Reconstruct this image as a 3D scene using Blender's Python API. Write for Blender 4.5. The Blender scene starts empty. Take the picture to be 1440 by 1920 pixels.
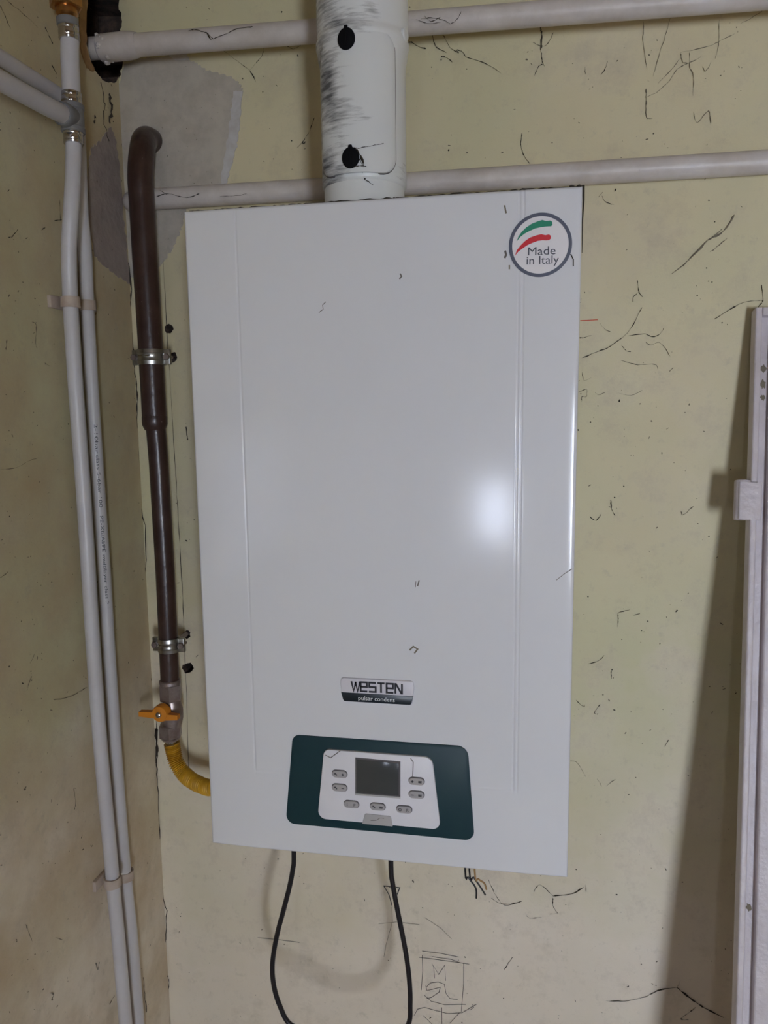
import bpy, bmesh, math, random
import numpy as np
from mathutils import Vector, Matrix
from mathutils.geometry import delaunay_2d_cdt
random.seed(7)
scene = bpy.context.scene
COL = scene.collection

# ------------------------------------------------------------------ camera
FPX = 1410.0
CW = np.array([0.1471713200252242, -1.0586673351079778, 1.5929960830506236])
RW = np.array([[0.9836400063922328, 0.01237387063990502, -0.1797198518530306],
               [0.1797568257875618, -0.13290307777381072, 0.9746918772109618],
               [-0.011824610245946447, -0.9910517944303591, -0.13295307197991377]])
cd = bpy.data.cameras.new('camera')
cam = bpy.data.objects.new('camera', cd)
COL.objects.link(cam)
cd.sensor_fit = 'VERTICAL'
cd.sensor_height = 36.0
cd.lens = 36.0 * FPX / 1920.0
cd.clip_start = 0.02
R3 = Matrix([[RW[0][0], -RW[0][1], -RW[0][2]], [RW[1][0], -RW[1][1], -RW[1][2]], [RW[2][0], -RW[2][1], -RW[2][2]]])
M4 = R3.to_4x4()
M4.translation = Vector(CW)
cam.matrix_world = M4
scene.camera = cam

# ------------------------------------------------------------------ world, lights, exposure
scene.view_settings.view_transform = 'Standard'
scene.view_settings.look = 'None'
scene.view_settings.gamma = 1.0
scene.view_settings.use_curve_mapping = False
scene.view_settings.exposure = 0.0
w = bpy.data.worlds.new('sky')
scene.world = w
w.use_nodes = True
w.node_tree.nodes['Background'].inputs['Color'].default_value = (0.72, 0.82, 1.0, 1)
w.node_tree.nodes['Background'].inputs['Strength'].default_value = 1.0
scene.cycles.max_bounces = 10
scene.cycles.diffuse_bounces = 6


def area(name, loc, size, power, color, direction):
    l = bpy.data.lights.new(name, 'AREA')
    l.shape = 'RECTANGLE'
    l.size, l.size_y = size
    l.energy = power
    l.color = color
    o = bpy.data.objects.new(name, l)
    COL.objects.link(o)
    o.location = loc
    o.rotation_euler = Vector(direction).to_track_quat('-Z', 'Z').to_euler()
    return o


ROOM_Y = -3.0       # inner face of the wall behind the photographer
ROOM_X = 2.3        # inner face of the right wall
LEFT_X = -0.425     # inner face of the left wall
CEIL = 2.75
DAY = (0.80, 0.89, 1.12)
# daylight coming in through the three openings of the room
WIN_A = (1.12, 1.20, 0.42, 0.72)    # x, z, width, height in the wall behind
WIN_B = (0.028, 1.13, 0.12, 0.26)   # narrow light beside a door
WIN_C = (-1.06, 1.42, 0.26, 0.50)   # y, z, width, height in the left wall
area('daylight_window', (WIN_A[0], ROOM_Y - .40, WIN_A[1]), (WIN_A[2], WIN_A[3]), 55, DAY, (0, 1, 0))
area('daylight_side_light', (WIN_B[0], ROOM_Y - .02, WIN_B[1]), (WIN_B[2], WIN_B[3]), 2.5, DAY, (0, 1, 0))
area('daylight_left_window', (LEFT_X + .004, WIN_C[0], WIN_C[1]), (WIN_C[2], WIN_C[3]), 0.35, DAY, (1, 0, 0))

# ------------------------------------------------------------------ pixel helpers (photo -> real place on a known plane)


def ray(u, v):
    return RW @ np.array([(u - 720) / FPX, (v - 960) / FPX, 1.0])


def onY(u, v, y=0.0):
    d = ray(u, v)
    return Vector(CW + d * ((y - CW[1]) / d[1]))


def onX(u, v, x=LEFT_X):
    d = ray(u, v)
    return Vector(CW + d * ((x - CW[0]) / d[0]))


def onCyl(u, v, cx, cy, r):
    d = ray(u, v)
    ox, oy = CW[0] - cx, CW[1] - cy
    a = d[0] ** 2 + d[1] ** 2
    b = 2 * (ox * d[0] + oy * d[1])
    c = ox * ox + oy * oy - r * r
    q = max(b * b - 4 * a * c, 0.0)
    return Vector(CW + d * ((-b - math.sqrt(q)) / (2 * a)))


# ------------------------------------------------------------------ materials
def lin(c):
    return tuple((x / 12.92 if x <= .04045 else ((x + .055) / 1.055) ** 2.4) for x in (v / 255 for v in c))


def mat(name, color, rough=.5, metal=0.0, vary=None, vscale=20, vmix=.5, bump=0.0, bscale=200, spec=.5, specks=None, coat=0.0):
    """Principled surface; vary = second colour mixed in by noise; specks = (colour, scale, threshold)."""
    m = bpy.data.materials.new(name)
    m.use_nodes = True
    nt = m.node_tree
    p = nt.nodes['Principled BSDF']
    p.inputs['Roughness'].default_value = rough
    p.inputs['Metallic'].default_value = metal
    p.inputs['Specular IOR Level'].default_value = spec
    p.inputs['Coat Weight'].default_value = coat
    p.inputs['Base Color'].default_value = (*color, 1)
    tc = nt.nodes.new('ShaderNodeNewGeometry')
    out = None
    if vary is not None:
        n = nt.nodes.new('ShaderNodeTexNoise')
        n.inputs['Scale'].default_value = vscale
        n.inputs['Detail'].default_value = 6
        n.inputs['Roughness'].default_value = .6
        nt.links.new(tc.outputs['Position'], n.inputs['Vector'])
        r = nt.nodes.new('ShaderNodeMapRange')
        r.inputs['From Min'].default_value = .40
        r.inputs['From Max'].default_value = .68
        r.inputs['To Max'].default_value = vmix
        nt.links.new(n.outputs['Fac'], r.inputs['Value'])
        x = nt.nodes.new('ShaderNodeMix')
        x.data_type = 'RGBA'
        x.inputs['A'].default_value = (*color, 1)
        x.inputs['B'].default_value = (*vary, 1)
        nt.links.new(r.outputs['Result'], x.inputs['Factor'])
        out = x.outputs['Result']
    if specks is not None:
        sc, ss, th = specks
        n = nt.nodes.new('ShaderNodeTexNoise')
        n.inputs['Scale'].default_value = ss
        n.inputs['Detail'].default_value = 5
        n.inputs['Roughness'].default_value = .7
        nt.links.new(tc.outputs['Position'], n.inputs['Vector'])
        r = nt.nodes.new('ShaderNodeMapRange')
        r.inputs['From Min'].default_value = th
        r.inputs['From Max'].default_value = th + .05
        nt.links.new(n.outputs['Fac'], r.inputs['Value'])
        x = nt.nodes.new('ShaderNodeMix')
        x.data_type = 'RGBA'
        x.inputs['A'].default_value = (*color, 1)
        x.inputs['B'].default_value = (*sc, 1)
        if out is not None:
            nt.links.new(out, x.inputs['A'])
        nt.links.new(r.outputs['Result'], x.inputs['Factor'])
        out = x.outputs['Result']
    if out is not None:
        nt.links.new(out, p.inputs['Base Color'])
    if bump:
        n = nt.nodes.new('ShaderNodeTexNoise')
        n.inputs['Scale'].default_value = bscale
        n.inputs['Detail'].default_value = 4
        nt.links.new(tc.outputs['Position'], n.inputs['Vector'])
        b = nt.nodes.new('ShaderNodeBump')
        b.inputs['Strength'].default_value = bump
        b.inputs['Distance'].default_value = .002
        nt.links.new(n.outputs['Fac'], b.inputs['Height'])
        nt.links.new(b.outputs['Normal'], p.inputs['Normal'])
    return m


def wall_paint(name, brown_shade):
    """Old cream-yellow lime paint: two scales of patchiness, pale rub marks, fine grime, soft trowel relief."""
    m = bpy.data.materials.new(name)
    m.use_nodes = True
    nt = m.node_tree
    p = nt.nodes['Principled BSDF']
    p.inputs['Roughness'].default_value = .62
    p.inputs['Specular IOR Level'].default_value = .3
    g = nt.nodes.new('ShaderNodeNewGeometry')

    def noise(scale, detail, rough):
        n = nt.nodes.new('ShaderNodeTexNoise')
        n.inputs['Scale'].default_value = scale
        n.inputs['Detail'].default_value = detail
        n.inputs['Roughness'].default_value = rough
        nt.links.new(g.outputs['Position'], n.inputs['Vector'])
        return n.outputs['Fac']

    def layer(a, color, fac, lo, hi, amount):
        r = nt.nodes.new('ShaderNodeMapRange')
        r.inputs['From Min'].default_value = lo
        r.inputs['From Max'].default_value = hi
        r.inputs['To Max'].default_value = amount
        nt.links.new(fac, r.inputs['Value'])
        x = nt.nodes.new('ShaderNodeMix')
        x.data_type = 'RGBA'
        x.inputs['B'].default_value = (*color, 1)
        if isinstance(a, tuple):
            x.inputs['A'].default_value = (*a, 1)
        else:
            nt.links.new(a, x.inputs['A'])
        nt.links.new(r.outputs['Result'], x.inputs['Factor'])
        return x.outputs['Result']
    c = layer((.65, .588, .385), (.58, .57, .36), noise(2.2, 3, .5), .42, .62, .8)
    c = layer(c, (.67, .605, .46), noise(7, 5, .6), .50, .70, .6)
    # paler towards the bottom of the wall, with an uneven upper limit
    sp = nt.nodes.new('ShaderNodeSeparateXYZ')
    nt.links.new(g.outputs['Position'], sp.inputs['Vector'])
    ad = nt.nodes.new('ShaderNodeMath')
    ad.operation = 'MULTIPLY_ADD'
    ad.inputs[1].default_value = -.9
    nt.links.new(sp.outputs['Z'], ad.inputs[0])
    nt.links.new(noise(3.5, 5, .6), ad.inputs[2])
    c = layer(c, (.83, .75, .65), ad.outputs['Value'], -.64, -.18, .8)
    c = layer(c, (.50, .39, .24), noise(5.5, 6, .65), .32, .62, brown_shade)  # brown mottle; strong on the left wall, where it paints in shade
    c = layer(c, (.40, .345, .24), noise(14, 9, .75), .52, .78, .55)
    c = layer(c, (.44, .40, .30), noise(48, 8, .75), .56, .72, .5)
    c = layer(c, (.16, .135, .095), noise(170, 4, .6), .69, .76, .6)
    nt.links.new(c, p.inputs['Base Color'])
    b = nt.nodes.new('ShaderNodeBump')
    b.inputs['Strength'].default_value = .28
    b.inputs['Distance'].default_value = .0022
    nt.links.new(noise(38, 6, .6), b.inputs['Height'])
    b2 = nt.nodes.new('ShaderNodeBump')
    b2.inputs['Strength'].default_value = .12
    b2.inputs['Distance'].default_value = .001
    nt.links.new(noise(420, 3, .6), b2.inputs['Height'])
    nt.links.new(b.outputs['Normal'], b2.inputs['Normal'])
    nt.links.new(b2.outputs['Normal'], p.inputs['Normal'])
    return m


M = {}
M['wall'] = wall_paint('cream_wall_paint', .15)
M['wall_shaded'] = wall_paint('shaded_cream_paint', .8)  # same cream paint with the left wall's shade put into its colour
M['broken'] = mat('broken_brick_and_soot', (.045, .032, .024), .95, vary=(.16, .10, .07), vscale=60, vmix=.7, bump=.9, bscale=90)
M['plaster'] = mat('bare_plaster', (.50, .46, .385), .9, vary=(.41, .37, .31), vscale=34, vmix=1.0, bump=.6, bscale=120, specks=((.12, .10, .09), 150, .66))
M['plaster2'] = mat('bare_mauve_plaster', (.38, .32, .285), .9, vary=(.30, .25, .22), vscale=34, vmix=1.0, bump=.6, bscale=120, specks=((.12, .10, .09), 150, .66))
M['filler'] = mat('white_filler', (.56, .55, .54), .9, vary=(.44, .41, .38), vscale=50, vmix=.8, bump=.3, bscale=220)
M['stain'] = mat('rust_stain', (.42, .25, .10), .8, vary=(.22, .12, .05), vscale=30, vmix=.9, bump=.3)
M['floor'] = mat('grey_floor', (.44, .41, .39), .7, vary=(.36, .33, .31), vscale=6, bump=.2)
M['ceiling'] = mat('ceiling_boards', (.40, .29, .17), .8, vary=(.34, .25, .14), vscale=3)
M['brownwall'] = mat('brown_beige_wall', (.38, .25, .12), .8, vary=(.33, .21, .10), vscale=4)
M['white'] = mat('boiler_enamel', (.72, .725, .745), .14, vary=(.70, .705, .72), vscale=9, vmix=.6)
M['flue'] = mat('flue_enamel', (.77, .785, .77), .30, vary=(.68, .70, .68), vscale=14, vmix=.6)
M['pipepaint'] = mat('grey_white_pipe_paint', (.63, .585, .55), .42, vary=(.50, .45, .40), vscale=22, vmix=.85, bump=.25, bscale=120, specks=((.15, .12, .10), 130, .70))
M['plasticpipe'] = mat('white_plastic_pipe', (.59, .58, .60), .38, vary=(.50, .48, .48), vscale=18, vmix=.5, specks=((.2, .17, .15), 170, .74))
M['brown'] = mat('dark_brown_pipe_paint', (.043, .022, .017), .30, vary=(.075, .045, .036), vscale=30, vmix=.6, bump=.25, bscale=90, specks=((.30, .26, .22), 120, .69))
M['steel'] = mat('zinc_steel', (.50, .50, .47), .33, 1.0, vary=(.34, .33, .30), vscale=40, vmix=.7)
M['chrome'] = mat('polished_steel', (.62, .60, .58), .16, 1.0, vary=(.45, .42, .40), vscale=50)
M['nickel'] = mat('dirty_nickel_brass', (.42, .36, .34), .38, .75, vary=(.25, .19, .17), vscale=60, vmix=.8)
M['brass'] = mat('brass', (.62, .33, .12), .28, 1.0, vary=(.36, .18, .07), vscale=30, vmix=.8)
M['greyplastic'] = mat('grey_plastic', (.20, .20, .20), .5, vary=(.15, .14, .14), vscale=40)
M['clip'] = mat('beige_clip', (.50, .42, .35), .6, vary=(.36, .27, .21), vscale=40, vmix=.8)
M['orange'] = mat('orange_lever', (.72, .26, .02), .42, vary=(.52, .17, .015), vscale=40)
M['hose'] = mat('yellow_hose', (.66, .37, .025), .42, vary=(.42, .22, .02), vscale=60, vmix=.7)
M['cable'] = mat('black_cable', (.012, .010, .012), .4)
M['teal'] = mat('dark_teal_plastic', (.006, .034, .042), .48, vary=(.010, .040, .047), vscale=40, spec=.35)
M['face'] = mat('faceplate', (.76, .75, .78), .35, vary=(.70, .69, .72), vscale=30)
M['button'] = mat('grey_button', (.40, .38, .37), .5)
M['flap'] = mat('grey_flap', (.42, .41, .40), .45)
M['recess'] = mat('button_recess', (.10, .09, .09), .7)
M['ink'] = mat('dark_print', (.02, .02, .025), .5)
M['badge'] = mat('badge_silver', (.70, .68, .72), .22)
M['navy'] = mat('badge_dark', (.004, .012, .018), .38)
M['print_white'] = mat('white_print', (.75, .78, .78), .5)
M['sticker'] = mat('sticker_white', (.78, .75, .755), .4)
M['ring'] = mat('sticker_ring', (.10, .11, .15), .35)
M['green'] = mat('green_print', (.015, .24, .135), .4)
M['red'] = mat('red_print', (.62, .018, .03), .4)
M['greytext'] = mat('sticker_text', (.06, .065, .08), .5)
M['black'] = mat('black_plastic', (.004, .004, .005), .7, spec=.15)
M['leaf'] = mat('pinkish_white_metal_paint', (.60, .55, .565), .42, vary=(.47, .42, .42), vscale=20, vmix=.6, bump=.55, bscale=130, specks=((.12, .09, .08), 70, .745))
M['web'] = mat('sooty_cobweb', (.055, .046, .034), .95, spec=.1)
M['webpale'] = mat('dusty_cobweb', (.20, .172, .125), .95, spec=.1)
M['pencil'] = mat('pencil_line', (.13, .115, .10), .8)
M['redmark'] = mat('red_crayon', (.55, .09, .04), .8)
M['crack'] = mat('crack_dirt', (.05, .038, .028), .95)
M['glass'] = mat('window_glass', (.75, .82, .85), .05)
M['frame'] = mat('window_frame_paint', (.66, .63, .58), .5)


def screen_mat():
    m = bpy.data.materials.new('lcd_glass')
    m.use_nodes = True
    p = m.node_tree.nodes['Principled BSDF']
    p.inputs['Base Color'].default_value = (.060, .064, .062, 1)
    p.inputs['Roughness'].default_value = .16
    return m


M['lcd'] = screen_mat()


def scuffed(name, base, dark):
    """Flue enamel with black brush-like scuffs on its left side (marks with a shape of their own)."""
    m = bpy.data.materials.new(name)
    m.use_nodes = True
    nt = m.node_tree
    p = nt.nodes['Principled BSDF']
    p.inputs['Roughness'].default_value = .30
    g = nt.nodes.new('ShaderNodeNewGeometry')
    mp = nt.nodes.new('ShaderNodeMapping')
    mp.inputs['Rotation'].default_value = (0, math.radians(18), 0)
    mp.inputs['Scale'].default_value = (28, 28, 210)
    nt.links.new(g.outputs['Position'], mp.inputs['Vector'])
    n = nt.nodes.new('ShaderNodeTexNoise')
    n.inputs['Scale'].default_value = 1.0
    n.inputs['Detail'].default_value = 7
    n.inputs['Roughness'].default_value = .68
    nt.links.new(mp.outputs['Vector'], n.inputs['Vector'])
    n2 = nt.nodes.new('ShaderNodeTexNoise')
    n2.inputs['Scale'].default_value = 21
    n2.inputs['Detail'].default_value = 2
    nt.links.new(g.outputs['Position'], n2.inputs['Vector'])
    sx = nt.nodes.new('ShaderNodeSeparateXYZ')
    nt.links.new(g.outputs['Position'], sx.inputs['Vector'])
    side = nt.nodes.new('ShaderNodeMapRange')
    side.inputs['From Min'].default_value = -.088
    side.inputs['From Max'].default_value = -.012
    side.inputs['To Min'].default_value = .27
    side.inputs['To Max'].default_value = -.14
    nt.links.new(sx.outputs['X'], side.inputs['Value'])
    a = nt.nodes.new('ShaderNodeMath')
    a.operation = 'ADD'
    nt.links.new(n.outputs['Fac'], a.inputs[0])
    nt.links.new(side.outputs['Result'], a.inputs[1])
    b = nt.nodes.new('ShaderNodeMath')
    b.operation = 'MULTIPLY_ADD'
    b.inputs[1].default_value = 1.05
    nt.links.new(n2.outputs['Fac'], b.inputs[0])
    nt.links.new(a.outputs['Value'], b.inputs[2])
    r = nt.nodes.new('ShaderNodeMapRange')
    r.inputs['From Min'].default_value = 1.10
    r.inputs['From Max'].default_value = 1.42
    r.inputs['To Max'].default_value = .92
    nt.links.new(b.outputs['Value'], r.inputs['Value'])
    x = nt.nodes.new('ShaderNodeMix')
    x.data_type = 'RGBA'
    x.inputs['A'].default_value = (*base, 1)
    x.inputs['B'].default_value = (*dark, 1)
    nt.links.new(r.outputs['Result'], x.inputs['Factor'])
    nt.links.new(x.outputs['Result'], p.inputs['Base Color'])
    return m


M['hatch'] = scuffed('scuffed_hatch_enamel', (.74, .76, .75), (.06, .06, .065))

# ------------------------------------------------------------------ object helpers


def world_loc(o):
    v = Vector((0, 0, 0))
    while o is not None:
        v += Vector(o.location)
        o = o.parent
    return v


def obj(name, bm, material, parent=None, smooth=True, angle=35, origin=None):
    """Link a bmesh (world coordinates) as ONE mesh object, parented without offset."""
    bmesh.ops.recalc_face_normals(bm, faces=bm.faces)
    base = world_loc(parent) if parent else Vector(origin or (0, 0, 0))
    bmesh.ops.translate(bm, verts=bm.verts, vec=-base)
    me = bpy.data.meshes.new(name)
    bm.to_mesh(me)
    bm.free()
    for m_ in (material if isinstance(material, (list, tuple)) else [material]):
        me.materials.append(M[m_])
    if smooth:
        me.shade_smooth()
        me.set_sharp_from_angle(angle=math.radians(angle))
    o = bpy.data.objects.new(name, me)
    COL.objects.link(o)
    if parent:
        o.parent = parent
    else:
        o.location = base
    return o


def tag(o, label=None, cat=None, group=None, kind=None):
    if label:
        o['label'] = label
    if cat:
        o['category'] = cat
    if group:
        o['group'] = group
    if kind:
        o['kind'] = kind
    return o


def thing(name, label, cat, loc, group=None):
    o = bpy.data.objects.new(name, None)
    o.empty_display_size = .02
    COL.objects.link(o)
    o.location = loc
    return tag(o, label, cat, group)


def NB():
    return bmesh.new()


def add_box(bm, lo, hi, mi=0):
    v = [bm.verts.new((x, y, z)) for x in (lo[0], hi[0]) for y in (lo[1], hi[1]) for z in (lo[2], hi[2])]
    for f in ((0, 1, 3, 2), (4, 6, 7, 5), (0, 4, 5, 1), (2, 3, 7, 6), (0, 2, 6, 4), (1, 5, 7, 3)):
        bm.faces.new([v[i] for i in f]).material_index = mi
    return v


def bevel(bm, r, seg=2):
    bmesh.ops.bevel(bm, geom=list(bm.edges), offset=r, segments=seg, profile=.5, affect='EDGES')


def frame_of(t):
    t = t.normalized()
    a = Vector((0, 0, 1)) if abs(t.z) < .9 else Vector((1, 0, 0))
    n = t.cross(a).normalized()
    return n, t.cross(n).normalized()


def add_tube(bm, pts, rad, seg=16, cap=True, closed=False):
    pts = [Vector(p) for p in pts]
    n = len(pts)
    rads = rad if isinstance(rad, (list, tuple)) else [rad] * n
    rings = []
    nn = None
    for i, p in enumerate(pts):
        if closed:
            t = pts[(i + 1) % n] - pts[i - 1]
        else:
            t = pts[min(i + 1, n - 1)] - pts[max(i - 1, 0)]
        t.normalize()
        if nn is None:
            nn, bb = frame_of(t)
        else:
            nn = nn - t * nn.dot(t)
            if nn.length < 1e-6:
                nn, _ = frame_of(t)
            nn.normalize()
        bb = t.cross(nn)
        rings.append([bm.verts.new(p + (nn * math.cos(2 * math.pi * k / seg) + bb * math.sin(2 * math.pi * k / seg)) * rads[i]) for k in range(seg)])
    for i in range(n if closed else n - 1):
        a, b = rings[i], rings[(i + 1) % n]
        for k in range(seg):
            bm.faces.new((a[k], a[(k + 1) % seg], b[(k + 1) % seg], b[k]))
    if cap and not closed:
        bm.faces.new(rings[0][::-1])
        bm.faces.new(rings[-1])


def spline(pts, per=6):
    pts = [Vector(p) for p in pts]
    out = []
    for i in range(len(pts) - 1):
        p0, p1, p2, p3 = pts[max(i - 1, 0)], pts[i], pts[i + 1], pts[min(i + 2, len(pts) - 1)]
        for k in range(per):
            t = k / per
            out.append(.5 * ((2 * p1) + (p2 - p0) * t + (2 * p0 - 5 * p1 + 4 * p2 - p3) * t * t + (3 * p1 - p0 - 3 * p2 + p3) * t ** 3))
    out.append(pts[-1])
    return out


def add_lathe(bm, prof, origin, axis=(0, 0, 1), seg=32, cap=True):
    """prof = [(radius, distance along axis)]"""
    ax = Vector(axis).normalized()
    n, b = frame_of(ax)
    o = Vector(origin)
    rings = []
    for r, h in prof:
        rings.append([bm.verts.new(o + ax * h + (n * math.cos(2 * math.pi * k / seg) + b * math.sin(2 * math.pi * k / seg)) * r) for k in range(seg)])
    for a, c in zip(rings[:-1], rings[1:]):
        for k in range(seg):
            bm.faces.new((a[k], a[(k + 1) % seg], c[(k + 1) % seg], c[k]))
    if cap:
        bm.faces.new(rings[0][::-1])
        bm.faces.new(rings[-1])


def add_hex(bm, r, h0, h1, origin, axis=(0, 0, 1), cham=.0012, rot=0.0):
    ax = Vector(axis).normalized()
    n, b = frame_of(ax)
    o = Vector(origin)
    rings = []
    for rr, h in ((r * .9, h0), (r, h0 + cham), (r, h1 - cham), (r * .9, h1)):
        rings.append([bm.verts.new(o + ax * h + (n * math.cos(rot + math.pi / 3 * k) + b * math.sin(rot + math.pi / 3 * k)) * rr) for k in range(6)])
    for a, c in zip(rings[:-1], rings[1:]):
        for k in range(6):
            bm.faces.new((a[k], a[(k + 1) % 6], c[(k + 1) % 6], c[k]))
    bm.faces.new(rings[0][::-1])
    bm.faces.new(rings[-1])


def round_poly(pts, r, n=6):
    """Round the corners of a 2-D polygon."""
    out = []
    N = len(pts)
    for i in range(N):
        p, a, b = Vector(pts[i]), Vector(pts[i - 1]), Vector(pts[(i + 1) % N])
        rr = r[i] if isinstance(r, (list, tuple)) else r
        da, db = (a - p).normalized(), (b - p).normalized()
        ang = da.angle(db)
        t = min(rr / math.tan(ang / 2), .49 * (a - p).length, .49 * (b - p).length)
        c = p + (da + db).normalized() * (t / math.cos(ang / 2))
        s, e = p + da * t, p + db * t
        a0 = math.atan2(s.y - c.y, s.x - c.x)
        a1 = math.atan2(e.y - c.y, e.x - c.x)
        d = (a1 - a0 + math.pi) % (2 * math.pi) - math.pi
        R = (s - c).length
        for k in range(n + 1):
            q = a0 + d * k / n
            out.append((c.x + R * math.cos(q), c.y + R * math.sin(q)))
    return out


def inset(poly, d):
    """Move each vertex inward by d (counter-clockwise or clockwise handled)."""
    N = len(poly)
    area2 = sum(poly[i][0] * poly[(i + 1) % N][1] - poly[(i + 1) % N][0] * poly[i][1] for i in range(N))
    s = 1 if area2 > 0 else -1
    out = []
    for i in range(N):
        a, p, b = Vector(poly[i - 1]), Vector(poly[i]), Vector(poly[(i + 1) % N])
        e1, e2 = (p - a), (b - p)
        if e1.length < 1e-9:
            e1 = e2
        if e2.length < 1e-9:
            e2 = e1
        e1.normalize()
        e2.normalize()
        n = Vector((-(e1.y + e2.y), e1.x + e2.x)) * s
        if n.length < 1e-9:
            n = Vector((-e1.y, e1.x)) * s
        n.normalize()
        out.append((p.x + n.x * d, p.y + n.y * d))
    return out


def add_plate(bm, poly, y_back, y_front, bev=.0008, fn=None):
    """Prism of a polygon in (x, z); front faces -y, with a bevelled front edge."""
    rings = [(poly, y_back), (poly, y_front + bev), (inset(poly, bev * .3), y_front + bev * .3), (inset(poly, bev), y_front)]
    R = []
    for pl, y in rings:
        R.append([bm.verts.new(fn(x, y, z) if fn else (x, y, z)) for x, z in pl])
    n = len(poly)
    for a, b in zip(R[:-1], R[1:]):
        for k in range(n):
            bm.faces.new((a[k], a[(k + 1) % n], b[(k + 1) % n], b[k]))
    bm.faces.new(R[0])
    bm.faces.new(R[-1][::-1])


def add_stroke(bm, pts, width, fn):
    """Flat ribbon along a 2-D polyline with mitred joints; fn maps (x, y) to space."""
    pts = [Vector(p) for p in pts]
    n = len(pts)
    L, Rr = [], []
    for i in range(n):
        wd = width[i] if isinstance(width, (list, tuple)) else width
        a = (pts[i] - pts[i - 1]).normalized() if i else None
        b = (pts[i + 1] - pts[i]).normalized() if i < n - 1 else None
        if a is None:
            a = b
        if b is None:
            b = a
        na, nb = Vector((-a.y, a.x)), Vector((-b.y, b.x))
        m_ = na + nb
        if m_.length < 1e-6:
            m_ = na
        m_.normalize()
        k = min(1 / max(m_.dot(na), .35), 2.2) * wd / 2
        L.append(bm.verts.new(fn(*(pts[i] + m_ * k))))
        Rr.append(bm.verts.new(fn(*(pts[i] - m_ * k))))
    for i in range(n - 1):
        bm.faces.new((L[i], L[i + 1], Rr[i + 1], Rr[i]))


def add_text(bm, body, fn, size=1.0, align='LEFT', extrude=0):
    cu = bpy.data.curves.new('lettering', 'FONT')
    cu.body = body
    cu.size = size
    cu.align_x = align
    cu.resolution_u = 3
    t = bpy.data.objects.new('lettering', cu)
    COL.objects.link(t)
    dg = bpy.context.evaluated_depsgraph_get()
    ev = t.evaluated_get(dg)
    me = ev.to_mesh()
    vs = [bm.verts.new(fn(v.co.x, v.co.y)) for v in me.vertices]
    for p in me.polygons:
        try:
            bm.faces.new([vs[i] for i in p.vertices])
        except ValueError:
            pass
    ev.to_mesh_clear()
    bpy.data.objects.remove(t)
    bpy.data.curves.remove(cu)


def jag(pts, amp, rng, sub=5):
    """Irregular outline: subdivide a closed polygon and push points along the edge normals."""
    out = []
    N = len(pts)
    for i in range(N):
        a, b = Vector(pts[i]), Vector(pts[(i + 1) % N])
        e = (b - a).normalized()
        for k in range(sub):
            p = a.lerp(b, k / sub)
            d = rng.uniform(-amp, amp) * (0 if k == 0 else 1)
            out.append((p.x - e.y * d, p.y + e.x * d))
    return out


def boolean_cut(target, cutters):
    """Cut real holes; cutter objects are removed afterwards."""
    for c in cutters:
        md = target.modifiers.new('cut', 'BOOLEAN')
        md.operation = 'DIFFERENCE'
        md.object = c
        md.solver = 'EXACT'
        md.material_mode = 'TRANSFER'
    bpy.context.view_layer.update()
    dg = bpy.context.evaluated_depsgraph_get()
    me = bpy.data.meshes.new_from_object(target.evaluated_get(dg))
    target.modifiers.clear()
    old = target.data
    target.data = me
    bpy.data.meshes.remove(old)
    for c in cutters:
        bpy.data.objects.remove(c)


# ------------------------------------------------------------------ the room
WT = .16


def prism_y(pts_px, depth, rng, amp=.003, taper=.75, mi='broken'):
    """Irregular hole cutter through the back wall, outline given on the wall face."""
    pl = [(onY(u, v).x, onY(u, v).z) for u, v in pts_px]
    pl = jag(pl, amp, rng, 4)
    cx = sum(p[0] for p in pl) / len(pl)
    cz = sum(p[1] for p in pl) / len(pl)
    bm = NB()
    n = len(pl)
    a = [bm.verts.new((x, -.02, z)) for x, z in pl]
    b = [bm.verts.new((x, .004, z)) for x, z in pl]
    c = [bm.verts.new((cx + (x - cx) * taper, depth, cz + (z - cz) * taper)) for x, z in pl]
    for p, q in ((a, b), (b, c)):
        for k in range(n):
            bm.faces.new((p[k], p[(k + 1) % n], q[(k + 1) % n], q[k]))
    bm.faces.new(a)
    bm.faces.new(c[::-1])
    return obj('cutter', bm, mi, smooth=False)


def prism_x(pts_px, depth, rng, amp=.003, taper=.75, mi='broken'):
    pl = [(onX(u, v).y, onX(u, v).z) for u, v in pts_px]
    pl = jag(pl, amp, rng, 4)
    cy = sum(p[0] for p in pl) / len(pl)
    cz = sum(p[1] for p in pl) / len(pl)
    bm = NB()
    n = len(pl)
    a = [bm.verts.new((LEFT_X + .02, y, z)) for y, z in pl]
    b = [bm.verts.new((LEFT_X - .004, y, z)) for y, z in pl]
    c = [bm.verts.new((LEFT_X - depth, cy + (y - cy) * taper, cz + (z - cz) * taper)) for y, z in pl]
    for p, q in ((a, b), (b, c)):
        for k in range(n):
            bm.faces.new((p[k], p[(k + 1) % n], q[(k + 1) % n], q[k]))
    bm.faces.new(a)
    bm.faces.new(c[::-1])
    return obj('cutter', bm, mi, smooth=False)


def box_obj(name, lo, hi, m_, bev=0.0, parent=None):
    bm = NB()
    add_box(bm, lo, hi)
    if bev:
        bevel(bm, bev)
    return obj(name, bm, m_, parent, smooth=bool(bev))


def rect_cutter(lo, hi):
    return box_obj('cutter', lo, hi, 'wall')


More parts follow.
